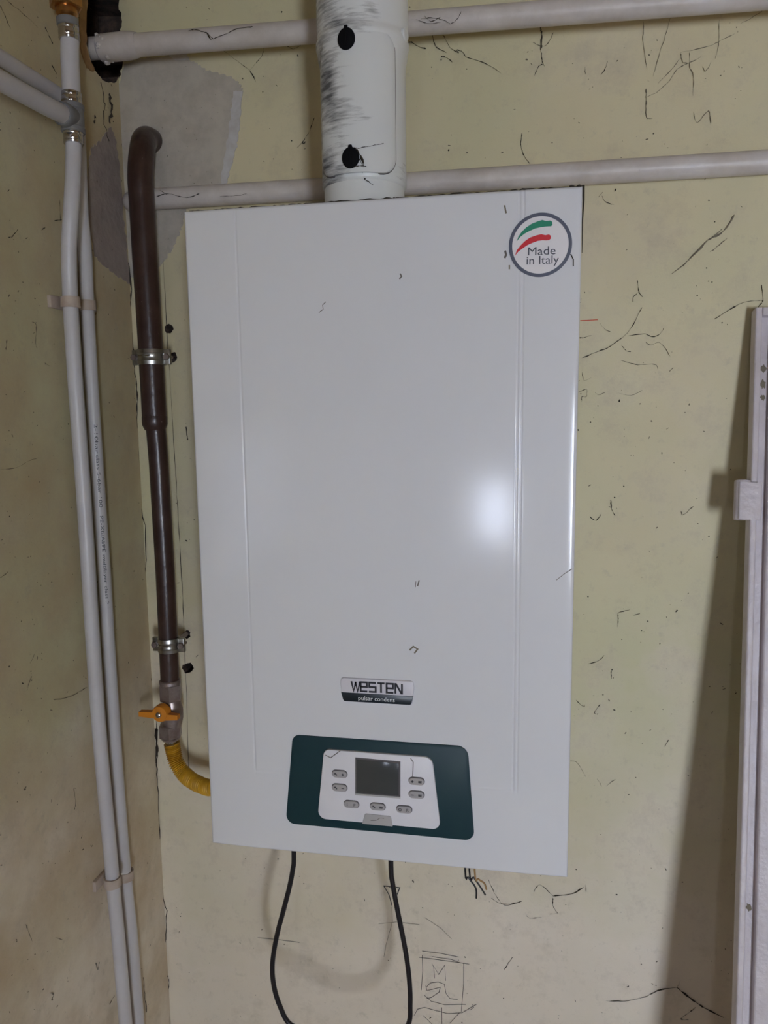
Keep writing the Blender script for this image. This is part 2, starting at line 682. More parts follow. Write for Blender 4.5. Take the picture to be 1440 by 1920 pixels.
rng = random.Random(3)
wall_back = box_obj('wall_back', (LEFT_X - WT, 0, 0), (ROOM_X + WT, WT, CEIL), 'wall')
HX = [(110, -40), (223, -40), (222, 10), (229, 40), (226, 60), (232, 92), (229, 128), (222, 150), (214, 158), (110, 150)]
ROUND = lambda u, v, r: [(u + r * q * math.cos(a), v + r * q * math.sin(a) * 1.1) for a, q in [(k * math.pi / 6, rng.uniform(.75, 1.2)) for k in range(12)]]
boolean_cut(wall_back, [prism_y(HX, .10, rng, .002, .97),
                        prism_y(ROUND(316, 617, 8), .04, rng, .0003),
                        prism_y(ROUND(323, 670, 9), .04, rng, .0003),
                        prism_y(ROUND(352, 1253, 10), .05, rng, .0003),
                        prism_y(ROUND(350, 1190, 7), .04, rng, .0003),
                        prism_y(ROUND(284, 268, 22), .06, rng, .0005)])
tag(wall_back, 'cream painted rear wall carrying the boiler, stained and flaking', None, None, 'structure')
wall_left = box_obj('wall_left', (LEFT_X - WT, ROOM_Y, 0), (LEFT_X, 0, CEIL), 'wall_shaded')
HL = [(166, -40), (160, 20), (159, 70), (168, 105), (178, 132), (192, 150), (214, 156), (228, 140), (228, -40)]
boolean_cut(wall_left, [prism_x(HL, .09, rng, .002, .97),
                        rect_cutter((LEFT_X - WT - .1, WIN_C[0] - WIN_C[2] / 2, WIN_C[1] - WIN_C[3] / 2), (LEFT_X + .1, WIN_C[0] + WIN_C[2] / 2, WIN_C[1] + WIN_C[3] / 2))])
tag(wall_left, 'cream painted side wall with white pipes clipped to it', None, None, 'structure')
WF = .50  # thickness added so the deep reveal clips window light off the left wall
wall_front = box_obj('wall_front', (LEFT_X - WT, ROOM_Y - WF, 0), (ROOM_X + WT, ROOM_Y, CEIL), 'brownwall')
boolean_cut(wall_front, [rect_cutter((W_[0] - W_[2] / 2, ROOM_Y - WF - .1, W_[1] - W_[3] / 2), (W_[0] + W_[2] / 2, ROOM_Y + .1, W_[1] + W_[3] / 2)) for W_ in (WIN_A, WIN_B)])
tag(wall_front, 'brown beige wall behind the photographer with two openings', None, None, 'structure')
tag(box_obj('wall_right', (ROOM_X, ROOM_Y, 0), (ROOM_X + WT, 0, CEIL), 'brownwall'), 'brown beige right wall outside the picture', None, None, 'structure')
tag(box_obj('floor', (LEFT_X - WT, ROOM_Y - .50, -.1), (ROOM_X + WT, WT, 0), 'floor'), 'worn grey floor below the picture', None, None, 'structure')
tag(box_obj('ceiling', (LEFT_X - WT, ROOM_Y - .50, CEIL), (ROOM_X + WT, WT, CEIL + .1), 'ceiling'), 'brown board ceiling above the picture', None, None, 'structure')


def window_frame(name, c, hw, hh, axis, outer):
    """A simple frame with a pane set in the opening."""
    bm = NB()
    t = .022
    for a0, a1, b0, b1 in ((-hw, hw, hh - t, hh), (-hw, hw, -hh, -hh + t), (-hw, -hw + t, -hh + t, hh - t), (hw - t, hw, -hh + t, hh - t)):
        if axis == 'y':
            add_box(bm, (c[0] + a0, c[1] - .06, c[2] + b0), (c[0] + a1, c[1] - .02, c[2] + b1))
        else:
            add_box(bm, (c[0] - .06, c[1] + a0, c[2] + b0), (c[0] - .02, c[1] + a1, c[2] + b1))
    o = obj(name, bm, 'frame', smooth=False)
    bm = NB()
    if axis == 'y':
        add_box(bm, (c[0] - hw + t, c[1] - .043, c[2] - hh + t), (c[0] + hw - t, c[1] - .039, c[2] + hh - t))
    else:
        add_box(bm, (c[0] - .043, c[1] - hw + t, c[2] - hh + t), (c[0] - .039, c[1] + hw - t, c[2] + hh - t))
    obj('pane', bm, 'glass', o, smooth=False)
    tag(o, outer, None, None, 'structure')


window_frame('window_1', (WIN_A[0], ROOM_Y - .39, WIN_A[1]), WIN_A[2] / 2, WIN_A[3] / 2, 'y', 'small painted window behind the photographer')
window_frame('window_2', (WIN_B[0], ROOM_Y - .02, WIN_B[1]), WIN_B[2] / 2, WIN_B[3] / 2, 'y', 'narrow glazed side light behind the photographer')
window_frame('window_3', (LEFT_X, WIN_C[0], WIN_C[1]), WIN_C[2] / 2, WIN_C[3] / 2, 'x', 'small painted window in the left wall')

# bare plaster, filler, rust stain (thin coats with their own thickness)


def coat(name, pts_px, plane, thick, m_, parent, amp=.0022, sub=5):
    f = (lambda u, v: (onY(u, v).x, onY(u, v).z)) if plane == 'y' else (lambda u, v: (onX(u, v).y, onX(u, v).z))
    pl = jag([f(u, v) for u, v in pts_px], amp, rng, sub)
    n = len(pl)
    co, _, tris = delaunay_2d_cdt([Vector(p) for p in pl], [(k, (k + 1) % n) for k in range(n)], [], 1, 1e-6)[:3]
    put = (lambda p, t: (p[0], -t, p[1])) if plane == 'y' else (lambda p, t: (LEFT_X + t, p[0], p[1]))
    bm = NB()
    vs = [bm.verts.new(put(p, thick)) for p in co]
    for f_ in tris:
        bm.faces.new([vs[i] for i in f_])
    ex = bmesh.ops.extrude_edge_only(bm, edges=[e for e in bm.edges if e.is_boundary])
    for v_ in [g_ for g_ in ex['geom'] if isinstance(g_, bmesh.types.BMVert)]:
        if plane == 'y':
            v_.co.y = .002
        else:
            v_.co.x = LEFT_X - .002
    return obj(name, bm, m_, parent, smooth=False)


coat('plaster_patch', [(233, 120), (262, 111), (300, 108), (345, 104), (366, 118), (390, 133), (420, 139), (446, 152), (456, 172), (440, 186), (432, 206), (441, 238), (432, 272), (421, 330), (416, 352),
                       (400, 372), (349, 392), (342, 425), (331, 447), (322, 470), (300, 500), (262, 535), (246, 520), (236, 440), (226, 330), (221, 240), (222, 170)], 'y', .0007, 'plaster', wall_back, .0022, 8)
coat('filler_patch', [(438, 171), (456, 170), (452, 215), (447, 262), (437, 305), (424, 347), (414, 350), (419, 300), (429, 252), (433, 212)], 'y', .0011, 'filler', wall_back, .0014, 7)
coat('filler_patch', [(312, 101), (350, 101), (356, 113), (330, 114)], 'y', .0011, 'filler', wall_back, .0006, 5)
coat('plaster_patch', [(172, 275), (190, 262), (208, 238), (217, 262), (222, 300), (230, 390), (236, 450), (243, 532), (215, 515), (196, 500), (176, 480), (166, 420), (164, 330)], 'x', .0007, 'plaster2', wall_left, .0026, 8)
coat('rust_stain', [(146, -30), (164, -30), (160, 60), (162, 95), (176, 132), (162, 128), (152, 100), (148, 40)], 'x', .0014, 'stain', wall_left)

# cracks (dark, open joints) --------------------------------------------------


def crack(pts_px, plane, width, m_, parent, amp=1.5, name='crack', per=5, seed=1):
    r_ = random.Random(seed)
    P = [Vector((u, v, 0)) for u, v in pts_px]
    q = []
    for i in range(len(P) - 1):
        for k in range(per):
            p = P[i].lerp(P[i + 1], k / per)
            q.append((p.x + r_.uniform(-amp, amp), p.y + r_.uniform(-amp, amp)))
    q.append((P[-1].x, P[-1].y))
    bm = NB()
    if plane == 'y':
        pts = [(onY(u, v).x, onY(u, v).z) for u, v in q]
        fn = lambda a, b: (a, -.0022, b)
    else:
        pts = [(onX(u, v).y, onX(u, v).z) for u, v in q]
        fn = lambda a, b: (LEFT_X + .0022, a, b)
    ws = [width * r_.uniform(.3, 1.5) for _ in pts]
    add_stroke(bm, pts, ws, fn)
    return obj(name, bm, m_, parent, smooth=False)


crack([(238, 470), (248, 545), (243, 590), (250, 640), (253, 690), (259, 740), (257, 800), (261, 880), (261, 940)], 'y', .0022, 'crack', wall_back, 1.2, seed=2)
crack([(263, 940), (273, 985), (275, 1050), (270, 1110), (272, 1170), (275, 1230)], 'y', .0013, 'crack', wall_back, 1.0, seed=3)
crack([(276, 1255), (285, 1275), (281, 1287)], 'y', .0013, 'crack', wall_back, 1, seed=4)
crack([(294, 1350), (294, 1390), (296, 1410), (295, 1440), (298, 1490), (301, 1555), (296, 1620), (303, 1670), (314, 1705), (312, 1760), (309, 1800), (316, 1830)], 'y', .0014, 'crack', wall_back, 1.2, seed=5)
crack([(294, 1365), (296, 1400), (293, 1430)], 'y', .0042, 'crack', wall_back, 1.0, seed=6)
crack([(318, 1835), (317, 1870), (320, 1925)], 'y', .0011, 'crack', wall_back, 1.5, seed=7)
crack([(307, 480), (313, 600), (321, 720), (330, 880), (337, 1000), (343, 1100), (347, 1200), (351, 1300), (354, 1420), (356, 1450)], 'y', .0009, 'crack', wall_back, .5, seed=8)
crack([(222, 160), (220, 230), (228, 285)], 'y', .0015, 'crack', wall_back, 2, seed=9)
crack([(186, 155), (193, 190), (191, 225), (202, 265)], 'x', .002, 'crack', wall_left, 2, seed=10)
crack([(203, 175), (207, 205), (204, 232)], 'x', .0035, 'crack', wall_left, 2.5, seed=13)
crack([(176, 215), (174, 232)], 'x', .003, 'crack', wall_left, 1.5, seed=14)
crack([(226, 262), (229, 290)], 'y', .002, 'crack', wall_back, 1.5, seed=15)
crack([(266, 1832), (270, 1870), (272, 1898)], 'x', .0028, 'crack', wall_left, 1, seed=11)
crack([(350, 800), (353, 825)], 'y', .0018, 'crack', wall_back, .6, seed=12)

# pencil scribbles under the boiler -------------------------------------------


def scribble(lines, off, sc, name, m_, width=.0007):
    bm = NB()
    for ln in lines:
        pts = []
        for x, y in ln:
            p = onY(off[0] + x / sc, off[1] + y / sc)
            pts.append((p.x, p.z))
        add_stroke(bm, pts, width, lambda a, b: (a, -.0006, b))
    return obj(name, bm, m_, wall_back, smooth=False)


O1 = (480, 1560)
scribble([[(915, 703), (1060, 722), (1200, 742)], [(935, 668), (1040, 682), (1140, 702)], [(990, 700), (1100, 716), (1150, 735)], [(935, 690), (938, 780), (930, 888)], [(1168, 735), (1168, 850), (1155, 1010)],
          [(1004, 822), (1000, 760), (990, 738), (1028, 800), (1062, 748), (1066, 835)],
          [(955, 862), (962, 890), (1000, 882), (1036, 872), (1030, 900), (985, 930), (960, 935)], [(960, 870), (980, 848), (1025, 842), (1060, 855), (1068, 905), (1090, 935), (1135, 942)],
          [(945, 915), (985, 950), (1060, 970), (1180, 968)], [(890, 1030), (910, 995), (950, 985), (1000, 1000), (1080, 1020), (1160, 1015), (1240, 968)], [(940, 1030), (990, 1078)], [(1045, 985), (1046, 1078)], [(1145, 1015), (1090, 1075)],
          [(1215, 965), (1225, 985), (1205, 1000)]], O1, 3, 'pencil_scribble', 'pencil', .0008)
scribble([[(10, 593), (130, 605), (245, 620)]], O1, 3, 'pencil_line', 'pencil', .0008)
scribble([[(718, 302), (765, 308), (812, 312)], [(720, 304), (748, 350), (765, 412)], [(808, 314), (795, 350)]], O1, 3, 'pencil_line', 'ink', .0013)
scribble([[(690, 515), (790, 505), (920, 520)], [(765, 420), (768, 500), (730, 640), (720, 700)], [(950, 480), (1040, 540), (1100, 600)]], O1, 3, 'pencil_line', 'webpale', .0006)
scribble([[(287, 135), (395, 130)]], (1000, 560), 3.27, 'crayon_mark', 'redmark', .0011)

# ------------------------------------------------------------------ heating pipes on the rear wall
PY = -.048
hp = thing('heating_pipe', 'thick grey-white painted pipe running along the wall near the top edge, behind the flue', 'pipe', (-.42, PY, 2.08), 'painted pipes across the wall')
bm = NB()
z1 = onY(300, 80, PY).z
z2 = onY(1200, 12, PY).z
pts = [(x, PY, z1 + (z2 - z1) * (x + .37) / .66) for x in np.linspace(-.44, 1.9, 40)]
add_tube(bm, pts, .0140, 24)
obj('pipe', bm, 'pipepaint', hp)
bm = NB()
add_lathe(bm, [(.0145, 0), (.0168, .002), (.0172, .018), (.0172, .040), (.0165, .048), (.0145, .056)], (-.424, PY, z1 + .0005), (1, 0, 0), 24)
obj('socket', bm, 'pipepaint', hp)
bm = NB()
for k in range(22):
    a = rng.uniform(0, 6.28)
    x = -.418 + rng.uniform(-.006, .01)
    c = Vector((x, PY + math.cos(a) * .0165, z1 + math.sin(a) * .0165))
    bmesh.ops.create_icosphere(bm, subdivisions=1, radius=rng.uniform(.0015, .0042), matrix=Matrix.Translation(c))
tag(obj('mortar_crumbs', bm, 'pipepaint', hp), None, None, None, 'stuff')
hp2 = thing('heating_pipe', 'thinner grey-white painted pipe just above the boiler, passing behind the dark brown pipe', 'pipe', (-.41, -.0155, 1.89), 'painted pipes across the wall')
PY2 = -.0155
bm = NB()
z1 = onY(330, 371, PY2).z
z2 = onY(1300, 312.5, PY2).z
pts = [(x, PY2, z1 + (z2 - z1) * (x + .33) / .70) for x in np.linspace(-.398, 1.9, 40)]
add_tube(bm, pts, .0142, 24)
obj('pipe', bm, 'pipepaint', hp2)
bm = NB()
add_tube(bm, spline([(-.4085, .03, z1), (-.409, .004, z1), (-.4085, PY2 + .006, z1), (-.402, PY2, z1), (-.39, PY2, z1)], 5), .0141, 20)
obj('end_bend', bm, 'pipepaint', hp2)

# ------------------------------------------------------------------ flue
FC = (-.039, -.150)
fl = thing('flue_pipe', 'white enamelled round flue duct rising from the top of the boiler, scuffed', 'flue', (FC[0], FC[1], 1.80))
bm = NB()
add_lathe(bm, [(.0470, 1.795), (.0470, 1.872)], (FC[0], FC[1], 0), seg=64)
obj('lower_duct', bm, 'flue', fl)
bm = NB()
zt = onCyl(680, 88, *FC, .051).z
zb = onCyl(690, 331, *FC, .049).z
add_lathe(bm, [(.0470, zb - .002), (.0487, zb), (.0493, zb + .002), (.0493, zt - .006), (.0497, zt), (.0512, zt + .006), (.0520, zt + .014), (.0534, zt + .018), (.0534, zt + .022), (.0516, zt + .026), (.0510, zt + .030), (.0522, zt + .034), (.0520, 2.70), (.048, 2.70)], (FC[0], FC[1], 0), seg=72)
obj('inspection_section', bm, 'hatch', fl)


def cyl_fn(r):
    def fn(a, b, z):
        # a: angle along the surface as arc length, b: offset outwards (negative y side = front)
        th = a / r
        rr = r - b
        return (FC[0] + rr * math.sin(th), FC[1] - rr * math.cos(th), z)
    return fn


zh0 = onCyl(660, 324, *FC, .051).z
zh1 = onCyl(690, 52, *FC, .051).z
hw = .0500 * math.radians(55)
bm = NB()
base_poly = round_poly([(-hw, zh0), (hw, zh0), (hw, zh1), (-hw, zh1)], .017, 8)
# build as a curved grid: rows in z with rounded ends
rows = 60
fn = cyl_fn(.0493)


def half_width(z):
    rr = .019
    d = min(z - zh0, zh1 - z)
    if d >= rr:
        return hw
    return hw - rr + math.sqrt(max(rr * rr - (rr - d) ** 2, 0))


zs = sorted(set([zh0 + (zh1 - zh0) * (k / rows) for k in range(rows + 1)] + [zh0 + .019 * (1 - math.cos(k * math.pi / 24)) for k in range(13)] + [zh1 - .019 * (1 - math.cos(k * math.pi / 24)) for k in range(13)]))
outer = []
NC = 28
grid = []
for z in zs:
    h = max(half_width(z), .002)
    grid.append([(a * h, z) for a in np.linspace(-1, 1, NC)])
ft = [[bm.verts.new(fn(a, -.0034 + (.0014 if (i in (0, len(zs) - 1) or j in (0, NC - 1)) else 0), z)) for j, (a, z) in enumerate(r_)] for i, r_ in enumerate(grid)]
for i in range(len(zs) - 1):
    for j in range(NC - 1):
        bm.faces.new((ft[i][j], ft[i][j + 1], ft[i + 1][j + 1], ft[i + 1][j]))
bnd = [e for e in bm.edges if e.is_boundary]
ex = bmesh.ops.extrude_edge_only(bm, edges=bnd)
for v_ in [g_ for g_ in ex['geom'] if isinstance(g_, bmesh.types.BMVert)]:
    d = Vector((v_.co.x - FC[0], v_.co.y - FC[1]))
    d = d.normalized() * .0488
    v_.co.x, v_.co.y = FC[0] + d.x, FC[1] + d.y
hatch = obj('hatch', bm, 'hatch', fl)
bm = NB()
rim = []
for z, sgn in [(z, -1) for z in zs] + [(z, 1) for z in zs[::-1]]:
    rim.append(fn(sgn * max(half_width(z), .002), -.0008, z))
add_tube(bm, rim, .0013, 6, closed=True)
obj('gasket', bm, 'recess', fl)
for (u, v) in ((649.5, 73), (657.5, 296)):
    c = onCyl(u, v, *FC, .0527)
    nrm = Vector((c.x - FC[0], c.y - FC[1], 0)).normalized()
    tx = Vector((-nrm.y, nrm.x, 0))
    bm = NB()
    poly = [(.0098 * math.cos(a), .0113 * math.sin(a)) for a in [2 * math.pi * k / 36 for k in range(36)]]
    P3 = lambda x, y, z, c=c, nrm=nrm, tx=tx: c + tx * x + Vector((0, 0, 1)) * z + nrm * (-y)
    add_plate(bm, poly, .004, -.0022, .0009, P3)
    add_plate(bm, round_poly([(-.0028, .009), (.0022, .009), (.0017, .0137), (-.0023, .0137)], .001, 3), .004, -.0016, .0004, P3)
    s = obj('screw', bm, 'black', hatch)
    bm = NB()
    add_plate(bm, [(-.0009, -.0085), (.0009, -.0085), (.0009, .0085), (-.0009, .0085)], -.0015, -.0030, .0003, P3)
    obj('screw', bm, 'black', hatch)
bm = NB()
c = onCyl(758, 66, *FC, .0520)
nrm = Vector((c.x - FC[0], c.y - FC[1], 0)).normalized()
add_lathe(bm, [(.0070, -.004), (.0070, .0016), (.0060, .0026)], c, nrm, 20)
obj('side_plug', bm, 'flue', fl)

# ------------------------------------------------------------------ boiler
ZB, ZT = 1.10, 1.80
YF = -.300
boiler = thing('wall_boiler', 'white wall-hung gas boiler with dark teal control panel, in the middle of the wall', 'boiler', (0, 0, ZB))
bm = NB()
add_box(bm, (-.1975, -.282, ZB + .004), (.1975, -.004, ZT - .003))
bevel(bm, .003)
obj('casing', bm, 'white', boiler)


def F(u, v):
    p = onY(u, v, YF)
    return (p.x, p.z)


xl = (F(455, 400)[0] + F(460, 900)[0] + F(463, 1400)[0]) / 3
xr = (F(968, 700)[0] + F(975, 1000)[0] + F(980, 1440)[0]) / 3
xr2 = xr - .0042
zc = (F(500, 1448)[1] + F(950, 1480)[1]) / 2


def cover_y(x, z):
    e = min(x + .2, .2 - x, z - ZB, ZT - z)
    y = YF
    r = .0035
    if e < r:
        y += r - math.sqrt(max(r * r - (r - e) ** 2, 0))
    up = 1 if z > zc else 0

    def groove(d, wd, dep):
        return dep * math.exp(-(d / wd) ** 2)
    # the middle panel stands proud of the margins by a soft step with a fine crease
    if z > zc - .006:
        k = min(max((z - zc + .006) / .012, 0), 1)
        y += k * groove(x - xl, .0011, .00055)
        y += k * groove(x - xr, .0010, .00075) + k * groove(x - xr2, .0010, .0006)
    if xl < x < xr:
        y += groove(z - zc, .0014, .00030)
    # margins fall back slightly towards the edges
    m_ = max(xl - x, x - xr, 0)
    y += .012 * m_ + .25 * m_ * m_
    return y


def uniq(v):
    v = sorted(v)
    o = [v[0]]
    for q in v[1:]:
        if q - o[-1] > 2e-5:
            o.append(q)
    return o


edge = [.0035 * (1 - math.cos(k * math.pi / 12)) for k in range(7)]
xs = list(np.linspace(-.1965, .1965, 60)) + [-.2 + e for e in edge] + [.2 - e for e in edge]
for c_ in (xl, xr, xr2):
    xs += list(c_ + np.linspace(-.0035, .0035, 19))
zs = list(np.linspace(ZB + .0035, ZT - .0035, 60)) + [ZB + e for e in edge] + [ZT - e for e in edge] + list(zc + np.linspace(-.007, .007, 25))
xs, zs = uniq(xs), uniq(zs)
bm = NB()
G = [[bm.verts.new((x, cover_y(x, z), z)) for x in xs] for z in zs]
for i in range(len(zs) - 1):
    for j in range(len(xs) - 1):
        bm.faces.new((G[i][j], G[i][j + 1], G[i + 1][j + 1], G[i + 1][j]))
ex = bmesh.ops.extrude_edge_only(bm, edges=[e for e in bm.edges if e.is_boundary])
for v_ in [g_ for g_ in ex['geom'] if isinstance(g_, bmesh.types.BMVert)]:
    v_.co.y = -.262
cover = obj('front_cover', bm, 'white', boiler, angle=50)


def yf(x, z):
    return cover_y(max(min(x, .19), -.19), z)


# badge
b4 = [F(638, 1271), F(776, 1275), F(778, 1319), F(640, 1313)]
bl, br_ = F(639, 1290)[0], F(777, 1296)[0]
bt, bb = F(708, 1273)[1], F(708, 1318)[1]
yb = YF - .0001
poly = round_poly([(bl + .0025, bb), (br_ - .0025, bb), (br_, (bt * .75 + bb * .25)), (br_ - .001, bt), (bl + .001, bt), (bl, (bt * .75 + bb * .25))], [.003, .003, .02, .003, .003, .02], 5)
bm = NB()
add_plate(bm, poly, YF + .001, yb - .0022, .0012)
badge = tag(obj('badge', bm, 'badge', boiler), 'silver name badge with dark lower band')
zs_ = bt + (bb - bt) * .60
bm = NB()
pol2 = round_poly([(bl + .0034, bb + .0008), (br_ - .0034, bb + .0008), (br_ - .0008, zs_), (bl + .0008, zs_)], [.0026, .0026, .0003, .0003], 4)
add_plate(bm, pol2, yb - .001, yb - .0026, .0003)
obj('band', bm, 'navy', badge)
LT = {'W': ([(0, 1), (.24, .03), (.52, .97)], [(.46, .97), (.72, .03), (1.0, 1)], 1.0),
      'e': ([(.02, .50), (.80, .50), (.80, .96), (.06, .96), (.06, .05), (.84, .05)], .84),
      'S': ([(.84, .96), (.06, .96), (.06, .52), (.80, .52), (.80, .05), (0, .05)], .84),
      'T': ([(0, .96), (.84, .96)], [(.42, .96), (.42, 0)], .84),
      'N': ([(.06, 0), (.06, .96), (.14, .96), (.74, .05), (.82, .05), (.82, 1)], .86)}
wx0, wx1 = F(660, 1288)[0], F(755, 1290)[0]
wz0, wz1 = F(708, 1297)[1], F(708, 1278.5)[1]
adv = []
x = 0
for ch in 'WeSTeN':
    adv.append((ch, x))
    x += LT[ch][-1] + (.02 if ch == 'W' else .17)
tot = x - .17
sx_ = (wx1 - wx0) / tot
hz = wz1 - wz0
bm = NB()
for ch, x in adv:
    for st in LT[ch][:-1]:
        pts = [(wx0 + (x + a) * sx_, wz0 + b * hz) for a, b in st]
        add_stroke(bm, pts, hz * .185, lambda a, b: (a, yb - .0024, b))
obj('lettering', bm, 'ink', badge, smooth=False)
bm = NB()
px0, px1 = F(673, 1309)[0], F(741, 1309)[0]
add_text(bm, 'pulsar condens', lambda a, b: (a, yb - .0028, b), 1)
mx = max(v_.co.x for v_ in bm.verts)
mn = min(v_.co.x for v_ in bm.verts)
k = (px1 - px0) / (mx - mn)
zt0 = F(708, 1312.5)[1]
for v_ in bm.verts:
    v_.co.x = px0 + (v_.co.x - mn) * k
    v_.co.z = zt0 + v_.co.z * k * 1.02
obj('lettering', bm, 'print_white', badge, smooth=False)

# control panel
bm = NB()
poly = round_poly([F(536, 1543), F(890, 1576), F(877, 1399), F(549, 1377)], [.010, .010, .012, .009], 8)
add_plate(bm, poly, YF + .002, YF - .0016, .0012)
panel = tag(obj('control_panel', bm, 'teal', boiler), 'dark teal control panel')
YP = YF - .0016
bm = NB()
poly = round_poly([F(597, 1531), F(827, 1552), F(811, 1417), F(609, 1402)], [.009, .008, .010, .007], 8)
add_plate(bm, poly, YP + .001, YP - .0030, .0010)
obj('faceplate', bm, 'face', panel)
YQ = YP - .0030
bm = NB()
poly = [F(668, 1486), F(752, 1492), F(752, 1424), F(668, 1416.5)]
add_plate(bm, poly, YQ + .001, YQ - .0006, .0004)
obj('screen_frame', bm, 'recess', panel)
bm = NB()
poly = [F(671, 1481), F(749, 1487), F(749, 1427), F(671, 1420)]
add_plate(bm, poly, YQ + .0005, YQ - .0010, .0002)
tag(obj('screen', bm, 'lcd', panel), 'blank dark grey display')
bm = NB()
add_plate(bm, [F(668, 1486), F(752, 1492.5), F(752, 1489), F(668, 1482.5)], YQ + .0005, YQ - .0014, .0004)
obj('screen_ledge', bm, 'flap', panel)
BT = [(638.5, 1447.5, 'tap+'), (638.5, 1473, 'tap-'), (782, 1461, '+rad'), (782, 1486, '-rad'), (660.5, 1504, 'iP'), (709.5, 1508.5, 'taprad'), (759, 1513.5, 'onR')]


def icon(bm, kind, cx, cz, s, fn):
    if kind == '+':
        add_stroke(bm, [(cx - s, cz), (cx + s, cz)], s * .5, fn)
        add_stroke(bm, [(cx, cz - s), (cx, cz + s)], s * .5, fn)
    elif kind == '-':
        add_stroke(bm, [(cx - s, cz), (cx + s, cz)], s * .45, fn)
    elif kind == 'tap':
        add_stroke(bm, [(cx - s * 1.1, cz + s * .25), (cx + s * .4, cz + s * .25), (cx + s * 1.0, cz - s * .2), (cx + s * 1.0, cz - s * .9)], s * .55, fn)
        add_stroke(bm, [(cx - s * .2, cz + s * .3), (cx - s * .2, cz + s * .95)], s * .4, fn)
        add_stroke(bm, [(cx - s * .8, cz + s * .9), (cx + s * .4, cz + s * .9)], s * .35, fn)
    elif kind == 'rad':
        for k in range(4):
            add_stroke(bm, [(cx - s * 1.0 + k * s * .62, cz - s * .8), (cx - s * 1.0 + k * s * .62, cz + s * .8)], s * .44, fn)
        add_stroke(bm, [(cx - s * 1.2, cz + s * .55), (cx + s * 1.3, cz + s * .55)], s * .3, fn)
        add_stroke(bm, [(cx - s * 1.2, cz - s * .55), (cx + s * 1.1, cz - s * .55)], s * .3, fn)
    elif kind == 'on':
        add_stroke(bm, [(cx + s * math.cos(a), cz + s * math.sin(a)) for a in [math.pi * .5 + .5 + k * (2 * math.pi - 1) / 12 for k in range(13)]], s * .35, fn)
        add_stroke(bm, [(cx, cz), (cx, cz + s * 1.1)], s * .35, fn)
    else:
        n0 = len(bm.verts)
        add_text(bm, kind, lambda a, b: fn(a, b), 1)
        bm.verts.ensure_lookup_table()
        vs = list(bm.verts)[n0:]
        ax, az = min(v_.co.x for v_ in vs), min(v_.co.z for v_ in vs)
        bx, bz = max(v_.co.x for v_ in vs), max(v_.co.z for v_ in vs)
        k = 2.2 * s / (bz - az)
        for v_ in vs:
            v_.co.x = cx + (v_.co.x - (ax + bx) / 2) * k
            v_.co.z = cz + (v_.co.z - (az + bz) / 2) * k


SY = {'tap+': ('tap', '+'), 'tap-': ('tap', '-'), '+rad': ('+', 'rad'), '-rad': ('-', 'rad'), 'iP': ('i', 'P'), 'taprad': ('tap', 'rad'), 'onR': ('on', 'R')}
for u, v, kd in BT:
    cx, cz = F(u, v)
    a, b = .0083, .0040

    def pill(a, b, dx=0, dz=0):
        return [(cx + dx + (a - b) + b * math.cos(t), cz + dz + b * math.sin(t)) for t in np.linspace(-math.pi / 2, math.pi / 2, 11)] + \
               [(cx + dx - (a - b) + b * math.cos(t), cz + dz + b * math.sin(t)) for t in np.linspace(math.pi / 2, 1.5 * math.pi, 11)]
    bm = NB()
    add_plate(bm, pill(a + .0006, b + .0006, .0001, .0003), YQ + .0005, YQ - .0003, .0002)
    obj('button_recess', bm, 'recess', panel)
    bm = NB()
    add_plate(bm, pill(a, b, -.0001, -.0001), YQ + .0005, YQ - .0014, .0009)
    obj('button', bm, 'button', panel)
    bm = NB()
    fnn = lambda p, q: (p, YQ - .00155, q)
    icon(bm, SY[kd][0], cx - .0043, cz, .0015, fnn)
    icon(bm, SY[kd][1], cx + .0040, cz, .0015, fnn)
    obj('symbol', bm, 'ink', panel, smooth=False)
bm = NB()
poly = round_poly([F(681, 1540), F(738, 1545), F(734, 1526), F(686, 1521)], [.0006, .0006, .002, .002], 4)
add_plate(bm, poly, YQ + .001, YQ - .0010, .0006)
obj('flap', bm, 'flap', panel)
bm = NB()
sp = spline([(*F(697, 1533), 0), (*F(708, 1532.5), 0), (*F(714, 1528.5), 0), (*F(722, 1529), 0)], 4)
add_stroke(bm, [(p.x, p.y) for p in sp], .0005, lambda a, b: (a, YQ - .00125, b))
obj('flap_mark', bm, 'pencil', panel, smooth=False)

# round sticker
sc_ = F(1013, 459.5)
ex_ = F(1072, 459)[0] - sc_[0]
ez_ = F(1013, 398)[1] - sc_[1]
Rst = (ex_ + ez_) / 2
ys = lambda x, z, o: yf(x, z) - o
YS = yf(sc_[0], sc_[1])
slope = .012


def SF(o):
    return lambda a, b: (a, YF + .012 * max(a - xr, 0) + .25 * max(a - xr, 0) ** 2 - o - .0002, b)


bm = NB()
c0 = bm.verts.new((sc_[0], yf(*sc_) - .0003, sc_[1]))
prev = None
rr_ = [0, .25, .5, .75, .97]
rings = []
for q in rr_[1:]:
    rings.append([bm.verts.new(SF(.0003)(sc_[0] + Rst * q * math.cos(t), sc_[1] + Rst * q * math.sin(t))) for t in np.linspace(0, 2 * math.pi, 65)[:-1]])
for k in range(64):
    bm.faces.new((c0, rings[0][k], rings[0][(k + 1) % 64]))
    for a_, b_ in zip(rings[:-1], rings[1:]):
        bm.faces.new((a_[k], b_[k], b_[(k + 1) % 64], a_[(k + 1) % 64]))
sticker = tag(obj('sticker', bm, 'sticker', boiler, smooth=False), 'round sticker with grey ring')
bm = NB()
ra = [bm.verts.new(SF(.0005)(sc_[0] + Rst * math.cos(t), sc_[1] + Rst * math.sin(t))) for t in np.linspace(0, 2 * math.pi, 97)[:-1]]
